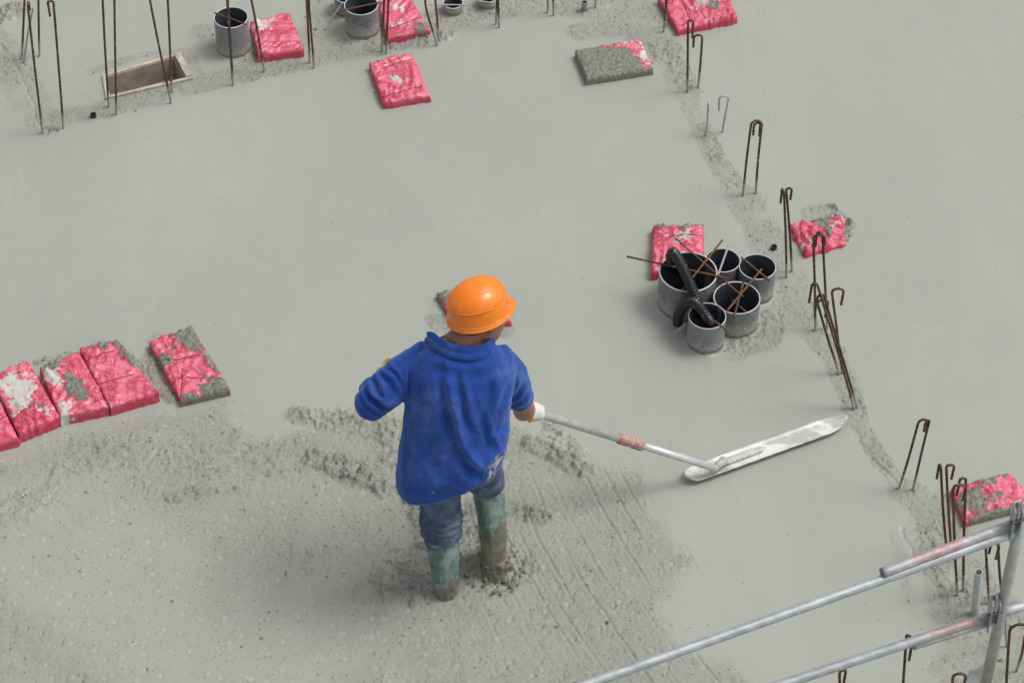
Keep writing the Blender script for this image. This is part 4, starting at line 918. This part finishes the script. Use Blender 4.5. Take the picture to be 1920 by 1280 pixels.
mb.add(*sweep(curve_pts([SHL + Vc((.09, 0, .0)), SHL, SHL.lerp(ELL, .5), ELL + Vc((-.0, 0, 0)), ELL.lerp(WRL, .45) + Vc((-.015, 0, 0)), WRL], .02), [.085, .084, .082, .081, .080, .078, .076, .074] + [.073] * 3 + [.071] * 40, 24) if False else sweep([SHL + Vc((.10, -.01, -.03)), SHL + Vc((.01, 0, -.012)), SHL.lerp(ELL, .35), SHL.lerp(ELL, .7), ELL + Vc((.005, .0, -.0)), ELL.lerp(WRL, .35) + Vc((-.01, .01, 0)), ELL.lerp(WRL, .7), WRL - (WRL - ELL) * .1], [.08, .076, .074, .072, .066, .058, .048, .038], 28))
mb.add(*ball(ELL + Vc((.004, .006, 0)), .064, .066, .064, 24, 16))
mb.add(*sweep([SHR + Vc((-.10, -.01, -.03)), SHR + Vc((-.005, 0, -.012)), SHR.lerp(ELR, .35), SHR.lerp(ELR, .75), ELR, ELR.lerp(WRR, .10), ELR.lerp(WRR, .17)], [.08, .073, .066, .058, .052, .048, .042], 28))
mb.add(*sweep([ELR.lerp(WRR, .06), ELR.lerp(WRR, .16)], [.054, .051], 24))
fl = remesh(mb, .0055, 5, 'fleece_jacket'); co, no = get_co(fl); px, py = proj(co)
def facing(no): return np.clip(-(no[:, 1] * .707) + no[:, 2] * .707 + .25, 0, 1)
def fold(px, py, pts, w, amp, w2=None):
    """ridge with a valley on one side along a pen stroke"""
    d = np.full(px.shape, 1e9); sg = np.zeros(px.shape); tpar = np.zeros(px.shape); n = len(pts) - 1
    for i, (a, b) in enumerate(zip(pts, pts[1:])):
        dx, dy = b[0] - a[0], b[1] - a[1]; t = np.clip(((px - a[0]) * dx + (py - a[1]) * dy) / (dx * dx + dy * dy), 0, 1)
        ex_, ey_ = px - a[0] - t * dx, py - a[1] - t * dy; q = np.hypot(ex_, ey_); m = q < d
        d = np.where(m, q, d); sg = np.where(m, np.sign(dx * ey_ - dy * ex_), sg); tpar = np.where(m, (i + t) / n, tpar)
    env = np.sin(np.clip(tpar, 0, 1) * math.pi * .9 + .16) ** .7
    return amp * env * (np.exp(-(d / w) ** 2) - .75 * np.exp(-((d * sg - w * 1.7) / (w * 1.0)) ** 2))
D = np.zeros(len(co))
strokes = [([(838, 705), (850, 760), (872, 840), (915, 894)], 11, .019), ([(868, 705), (880, 755), (890, 800)], 9, .009), ([(790, 770), (784, 830), (776, 900)], 12, .006),
           ([(915, 770), (922, 810), (938, 846)], 9, .008), ([(978, 700), (962, 735), (944, 768)], 8, .011), ([(994, 716), (974, 745), (952, 760)], 6, .010), ([(999, 735), (985, 752), (962, 766)], 5, .009),
           ([(925, 690), (934, 730), (928, 775)], 10, .006), ([(962, 790), (948, 812), (920, 820)], 7, .012), ([(850, 884), (880, 905), (910, 903)], 8, .007), ([(765, 690), (768, 740), (764, 785)], 4, -.007),
           ([(700, 696), (716, 718), (722, 745)], 6, .012), ([(714, 692), (737, 710), (752, 735)], 7, .008), ([(688, 708), (702, 740), (725, 757), (754, 757)], 7, .014), ([(678, 728), (688, 755), (710, 770), (745, 770)], 5, .009), ([(730, 682), (748, 700), (757, 722)], 5, .006),
           ([(800, 662), (850, 690), (900, 690), (945, 675)], 13, .005), ([(765, 885), (800, 905), (850, 908)], 10, .005), ([(815, 760), (826, 820), (824, 870)], 13, .005), ([(870, 855), (905, 872), (940, 845)], 9, .009)]
for pts, w, a in strokes: D += 1.25 * fold(px + 6 * (fbm3(co[:, 0] * 25, co[:, 1] * 25, co[:, 2] * 25, 2, 3) - .5), py, pts, w * .82, a)
D *= facing(no)
D += (fbm3(co[:, 0] * 34 + co[:, 2] * 10, co[:, 1] * 20, co[:, 2] * 9, 3, 44) - .5) * .007
D += (fbm3(co[:, 0] * 13, co[:, 1] * 13, co[:, 2] * 8, 3, 9) - .5) * .006
D += (1 - np.abs(2 * fbm3(co[:, 0] * 20, co[:, 1] * 20, co[:, 2] * 9, 2, 14) - 1)) ** 3 * .0015
co = co + no * D[:, None]; set_co(fl, co); fl.materials.append(FLEECE); fl.shade_smooth()
px, py = proj(co); ua = (px - 930) * .5 - (py - 874) * .866; va = (px - 930) * .866 + (py - 874) * .5; st = np.exp(-((ua / 30) ** 2 + (va / 11) ** 2)) * 1.25 * sstep(.42, .60, fbm2(ua / 8, va / 2.2, 3, 15)) + .5 * np.exp(-((ua / 45) ** 2 + (va / 16) ** 2)) * sstep(.55, .7, fbm2(ua / 20, va / 1.6, 2, 8))
st = np.maximum(st, .5 * np.exp(-(((px - 812) / 5) ** 2 + ((py - 923) / 5) ** 2))); set_attr(fl, 'stain', st * facing(no)); jk = obj('fleece_jacket', fl, person)
# seams
dgl = bpy.context.evaluated_depsgraph_get()
from mathutils.bvhtree import BVHTree
bvh = BVHTree.FromPolygons([Vector(c) for c in co], [tuple(p.vertices) for p in fl.polygons])
def on_jacket(x, y, bv=None):
    d = (at_h(x, y, 0) - camo.location).normalized(); h = (bv or bvh).ray_cast(camo.location, d); return h[0]
def seam(pts, r, mat, parent, name='seam', bv=None):
    P = []
    for a, b in zip(pts, pts[1:]):
        for k_ in range(8): P.append(on_jacket(a[0] + (b[0] - a[0]) * k_ / 8, a[1] + (b[1] - a[1]) * k_ / 8, bv))
    P = [p for p in P if p is not None]
    P2 = [P[0]] + [(P[i - 1] + P[i] + P[i + 1]) / 3 for i in range(1, len(P) - 1)] + [P[-1]]
    return obj(name, mesh(name, *sweep(P2, r, 6), mat), parent)
SEAM = mat_plain('blue_seam', (.03, .10, .42), .9, .1)
seam([(766, 652), (769, 700), (767, 745), (762, 770)], .0016, SEAM, jk); seam([(762, 800), (757, 860), (756, 915)], .0014, SEAM, jk)
# collar
P = []
ccx = Vc((-.170, 6.655, 1.250))
cpts = [(-.138, .000, -.018), (-.118, -.012, -.008), (-.098, -.040, -.006), (-.060, -.072, -.004), (-.01, -.085, -.010), (.045, -.078, -.016), (.086, -.048, -.020), (.098, -.005, -.018), (.088, .045, -.018), (.05, .085, -.03)]
P = curve_pts([ccx + Vc((a * .96, b * (.92 if b < 0 else 1), c + .010)) for a, b, c in cpts], .008)
mb = MB(); mb.add(*sweep(P, [(.018, .0085)] * len(P), 14, hint=(0, .35, .9))); P2 = [p + Vc((0, -.006, -.018)) + (Vc((p.x - ccx.x, p.y - ccx.y, 0)).normalized()) * .010 for p in P]
mb.add(*sweep(P2, [(.014, .0065)] * len(P), 14, hint=(0, .6, .8)))
cm = remesh(mb, .0035, 2, 'collar'); cm.materials.append(FLEECE); cm.shade_smooth(); a_, _n = get_co(cm); set_attr(cm, 'stain', np.zeros(len(a_))); obj('collar', cm, jk)

# jeans
mb = MB()
mb.add(*loft([(PEL + Vc((.0, 0, .12)), Vc((.15, 0, 0)), Vc((0, .11, 0))), (PEL + Vc((0, 0, .02)), Vc((.155, 0, 0)), Vc((0, .12, 0))), (PEL + Vc((0, 0, -.06)), Vc((.15, 0, 0)), Vc((0, .11, 0)))], 32))
JL = Vc((-.266, 6.525, .27)); 
mb.add(*sweep([HIPL + Vc((.0, 0, .02)), Vc((-.268, 6.55, .56)), Vc((-.270, 6.545, .47)), Vc((-.271, 6.54, .38)), Vc((-.268, 6.535, .32)), Vc((-.264, 6.53, .275))], [.085, .080, .072, .072, .071, .060], 32))
mb.add(*sweep([HIPR + Vc((-.0, 0, .02)), Vc((-.112, 6.60, .56)), Vc((-.096, 6.655, .47)), Vc((-.092, 6.68, .42)), Vc((-.092, 6.675, .39))], [.085, .080, .070, .064, .056], 32))
jm = remesh(mb, .006, 4, 'jeans'); co, no = get_co(jm)
w = (1 - sstep(.40, .52, co[:, 2])) * (co[:, 0] < -.18)
zz = co[:, 2] + .03 * (fbm3(co[:, 0] * 14, co[:, 1] * 14, co[:, 2] * 10, 2, 5) - .5) * 2 + .10 * (co[:, 0] + .268) * np.sin(co[:, 2] * 40)
D = (1 - np.abs(np.sin(zz * math.pi / .031))) ** 1.2 * .019 * w - .004 * w + (fbm3(co[:, 0] * 22, co[:, 1] * 22, co[:, 2] * 30, 3, 6) - .5) * .010
co = co + no * D[:, None]; set_co(jm, co); jm.materials.append(DENIM); jm.shade_smooth(); obj('jeans', jm, person)

# boots: shaft, instep and foot; the feet are sunk in the fresh concrete
def boot(rings, foot, toe, seed, mudf, seamx):
    mb = MB(); mb.add(*loft([(Vc(c), Vc((a, 0, 0)), Vc((0, b, 0))) for c, a, b in rings], 36, 2.1))
    mb.add(*sweep([Vc(foot) + (Vc(toe) - Vc(foot)) * q for q in (-.22, -.1, .2, .6, .9, 1.05)], [(.02, .024), (.04, .036), (.045, .042), (.036, .047), (.03, .042), (.014, .02)], 20, hint=(0, 0, 1)))
    bm_ = remesh(mb, .0055, 3, 'boot'); co, no = get_co(bm_)
    D = (fbm3(co[:, 0] * 18, co[:, 1] * 18, co[:, 2] * 22, 3, seed) - .5) * .009
    c0_ = np.array(rings[0][0]); ang = np.arctan2(co[:, 0] - seamx(co), 1); D += .003 * np.exp(-((co[:, 0] - seamx(co)) / .005) ** 2) * (no[:, 1] < -.3)
    m = mudf(co); md = sstep(.45, .6, m); lw, _ = worley(co[:, 0] * 60, co[:, 2] * 60, seed)
    D += md * (.003 + .004 * (1 - sstep(0, .6, lw)) * sstep(.10, .02, co[:, 2])); co = co + no * D[:, None]; set_co(bm_, co); set_attr(bm_, 'mud', m)
    bm_.materials.append(BOOT); bm_.shade_smooth(); return obj('boot', bm_, person)
lx = lambda z: -.266 + (z < 9) * (.27 - np.minimum(z, .27)) * .06
b1 = boot([((-.256, 6.505, -.05), .040, .050), ((-.254, 6.507, .00), .042, .050), ((-.256, 6.510, .05), .048, .052), ((-.260, 6.515, .12), .056, .060), ((-.263, 6.522, .20), .060, .064), ((-.266, 6.527, .27), .064, .066), ((-.267, 6.53, .315), .064, .066)],
     (-.252, 6.50, -.045), (-.225, 6.68, -.05), 3, lambda co: 1 - sstep(.03, .11, co[:, 2] - (co[:, 0] + .26) * .5), lambda co: -.268 + .06 * (.3 - co[:, 2]))
b2_ = boot([((-.066, 6.600, -.05), .045, .052), ((-.066, 6.602, .02), .046, .054), ((-.068, 6.605, .08), .045, .050), ((-.072, 6.618, .17), .049, .053), ((-.078, 6.635, .25), .054, .057), ((-.084, 6.652, .33), .059, .062), ((-.089, 6.668, .405), .062, .064), ((-.090, 6.673, .43), .061, .063)],
     (-.066, 6.60, -.045), (-.03, 6.78, -.05), 5, lambda co: 1 - sstep(.235, .285, co[:, 2] - (co[:, 0] + .07) * .5 - .02 * np.sin(co[:, 0] * 120)), lambda co: -.082 - .05 * (co[:, 2] - .25))
# mud clot on the right heel
mb = MB()
mb.add(*loft([(Vc((-.062, 6.597, -.02)), Vc((.080, 0, 0)), Vc((0, .078, 0))), (Vc((-.062, 6.597, .008)), Vc((.070, 0, 0)), Vc((0, .068, 0))), (Vc((-.064, 6.599, .035)), Vc((.060, 0, 0)), Vc((0, .062, 0))), (Vc((-.064, 6.603, .065)), Vc((.056, 0, 0)), Vc((0, .058, 0))), (Vc((-.066, 6.606, .095)), Vc((.048, 0, 0)), Vc((0, .052, 0)))], 32, 2))
for q in range(40):
    a = random.uniform(0, 6.28); z = random.uniform(0, .085); rr = .070 - .22 * z + random.uniform(-.006, .004); s = random.uniform(.006, .014)
    mb.add(*ball((-.063 + rr * math.cos(a), 6.599 + rr * math.sin(a), z), s, s, s * .8, 8, 6))
for q in range(34):
    a = random.uniform(3.2, 6.2); rr = random.uniform(.06, .12); s = random.uniform(.005, .013); mb.add(*ball((-.06 + rr * math.cos(a), 6.597 + rr * math.sin(a), random.uniform(.002, .02)), s, s, s * .8, 8, 6))
mm_ = remesh(mb, .004, 1, 'mud_clot'); co, no = get_co(mm_); co += no * ((fbm3(co[:, 0] * 90, co[:, 1] * 90, co[:, 2] * 90, 2, 2) - .5) * .014)[:, None]; set_co(mm_, co)
mm_.materials.append(mat_plain('wet_cement_mud', (.13, .125, .10), .5, .4, 0, (.21, .205, .17), 60, .6)); mm_.shade_smooth(); obj('mud_clot', mm_, b2_)

# gloved hands closed on the pole
def hand(H, wrist, thumb_side, name):
    """palm beside the pole at H, four fingers curled round it"""
    p = pd; toW = (wrist - H); toW = (toW - p * toW.dot(p)).normalized(); s = p.cross(toW).normalized() * thumb_side
    R0 = .0175; mb = MB(); kx = []
    palm = [(wrist, .036, .032), (wrist.lerp(H + toW * .045, .5), .041, .030), (H + toW * .040 + s * .012, .049, .026), (H + toW * .024 + s * .030, .046, .021)]
    mb.add(*sweep([c for c, a, b in palm], [(a, b) for c, a, b in palm], 20, hint=tuple(p)))
    lens = [1.0, 1.08, 1.0, .82]
    for k_, off in enumerate((-.030, -.010, .010, .029)):
        pts = []
        base = H + p * off + s * (R0 + .012) + toW * .012; pts.append(H + p * off * .95 + toW * .034 + s * .022)
        tot = lens[k_] * 3.6
        for q in range(9):
            a = q / 8 * tot; pts.append(H + p * (off + .001 * q) + (s * math.cos(a) - toW * math.sin(a)) * (R0 + .0095))
        mb.add(*sweep(pts, [1.12 * r__ for r__ in (.0115, .0118, .0113, .011, .011, .0105, .0102, .0098, .0093, .0078)], 10))
    pts = [H + toW * .055 - p * .02 - s * .0, H + toW * .040 - p * .032 - s * .016, H + toW * .018 - p * .026 - s * .028, H - toW * .004 - p * .016 - s * .029]
    mb.add(*sweep(pts, [.015, .0135, .012, .009], 12))
    g_ = remesh(mb, .0032, 2, name); co, no = get_co(g_)
    mb2 = MB()
    g_.materials.append(GLOVE); g_.materials.append(GLOVEY)
    # coated palm and finger fronts: second material on faces that look towards the pole side
    for f in g_.polygons:
        c_ = f.center; v = (c_ - H); along = v.dot(toW)
        if along < .016 or v.dot(s) < -.012: f.material_index = 1
    g_.shade_smooth(); o = obj(name, g_, person)
    cuff = [wrist + toW * .004, wrist + (wrist - H).normalized() * .022, wrist + (wrist - H).normalized() * .034]
    obj('cuff', mesh('cuff', *sweep([wrist - (wrist - H).normalized() * .012, wrist + (wrist - H).normalized() * .012, wrist + (wrist - H).normalized() * .026], [.034, .037, .040], 20), GLOVE), o)
hand(HR, WRR, -1, 'glove'); hand(HL, WRL.lerp(HL, .15) + Vc((0, -.02, .03)), 1, 'glove')

# ------------------------------------------------------------------ scaffold guard rail in front
YP = 5.90
pt = at_y(1917, 962, YP); pbx = at_y(1850, 1272, YP)
post_x = (pt.x + pbx.x) / 2
t = empty('scaffold_guardrail', (post_x, YP, 0), 'galvanised scaffold guardrail with upright post and tube rails flecked with red paint', 'railing')
post_dir = (pt - pbx).normalized()
pb = pbx - post_dir * (pbx.z / post_dir.z)
def tube(p, q, r, mat, name, hollow=True, red=None, n=24):
    p, q = Vector(p), Vector(q); k_ = 30; pts = [p.lerp(q, i / k_) for i in range(k_ + 1)]
    V, F = sweep(pts, r, n, cap=False); m = len(V); i1, _f = sweep([p, p.lerp(q, .06)], r * .86, n, cap=False); j1, _f = sweep([q, q.lerp(p, .06)], r * .86, n, cap=False)
    V2 = V + i1 + j1
    F += [(m + k, m + (k + 1) % n, (k + 1) % n, k) for k in range(n)]; F += [(m + k, m + n + k, m + n + (k + 1) % n, m + (k + 1) % n) for k in range(n)]
    me = mesh(name, V2, F, mat)
    if red:
        val = []
        for i in range(len(V2)):
            f = (i // n) / k_ if i < m else 0; val.append(max(0, 1 - abs(f - red[0]) / red[1]))
        set_attr(me, 'red', val)
    return obj(name, me, t)
obj('post', mesh('post', *sweep([pb, pb.lerp(pt, .5), pt], .0205, 28), mat_plain('weathered_galvanised_post', (.34, .36, .33), .5, .5, .3, (.46, .48, .45), 18, .2)), t)
ph_ = lambda y: at_y(1890, y, YP).z
h1 = at_y(1900, 985, YP - .0).z; h2 = at_y(1868, 1150, YP).z
# upper rail: long thin tube from the left and a wider sleeve tube above it
a = at_h(1080, 1289, h1 - .0); b = at_h(1650, 1087, h1); dr = (b - a).normalized()
tube(a - dr * .6, at_h(1898, 1000, h1), .0166, GALV, 'rail')
tube(at_h(1654, 1074, h1 + .022), at_h(1903, 981, h1 + .022), .0190, GALVR, 'rail', red=(.45, .75))
a = at_h(1470, 1281, h2); b = at_h(1868, 1151, h2); dr2 = (b - a).normalized()
tube(a - dr2 * .8, b + dr2 * .0, .0178, GALVR, 'rail', red=(.93, .22)); tube(at_h(1712, 1210, h2 - .022), at_h(1862, 1163, h2 - .022), .0160, GALV, 'rail')
tube(at_h(1880, 1148, h2), at_h(1880, 1148, h2) + dr2 * 1.2, .0176, GALV, 'rail')
STEEL = mat_plain('bright_clamp_steel', (.30, .32, .33), .45, .5, .5, (.42, .44, .45), 20, .1)
DST = mat_plain('dark_clamp_gap', (.06, .065, .07), .5)
def clamp(px_, py_, name='clamp'):
    c_ = at_y(px_, py_, YP - .03); mb = MB(); r_ = dr2; u = Vc((0, 0, 1)); f = Vc((0, -1, 0))
    # U bracket with two cheeks, a base plate, a wedge and a bolt
    mb.add(*beam(c_ - r_ * .016 + u * .075, c_ - r_ * .016 - u * .075, .055, .005, up=(1, 0, 0))); mb.add(*beam(c_ + r_ * .016 + u * .06, c_ + r_ * .016 - u * .06, .055, .005, up=(1, 0, 0)))
    mb.add(*beam(c_ - r_ * .018 - f * .022 + u * .06, c_ + r_ * .018 - f * .022 + u * .06, .006, .03)); mb.add(*beam(c_ - r_ * .018 - f * .022 - u * .05, c_ + r_ * .018 - f * .022 - u * .05, .006, .03))
    cl_ = obj(name, mb.mesh(name, STEEL, False), t); bv = cl_.modifiers.new('bevel', 'BEVEL'); bv.width = .0015; bv.segments = 2
    mb = MB(); mb.add(*beam(c_ + u * .035 + f * .02, c_ + u * .092 - f * .0, .014, .008, up=(1, 0, 0))); obj('wedge', mb.mesh('wedge', STEEL, False), cl_)
    obj('bolt', mesh('bolt', *sweep([c_ - r_ * .028 + u * .02 + f * .02, c_ + r_ * .028 + u * .02 + f * .02], .007, 6), DST, False), cl_)
clamp(1905, 975); clamp(1863, 1148)
# pale board leaning at the foot of the post
p0 = at_h(1800, 1300, .0); th = Vc((0, .012, .0))
q = [at_h(1803, 1292, .01), at_h(1846, 1290, .01), at_y(1845, 1246, at_h(1846, 1290, .01).y + .03), at_y(1822, 1258, at_h(1803, 1292, .01).y + .03)]
V, F = box8([q[0], q[1], q[2], q[3], q[0] + th, q[1] + th, q[2] + th, q[3] + th])
tag(obj('metal_sheet', mesh('metal_sheet', V, F, mat_plain('grey_sheet', (.42, .43, .42), .5, .5, 0, (.5, .51, .5), 20), False)), 'pale grey sheet corner leaning behind the post at the bottom edge', 'metal sheet')
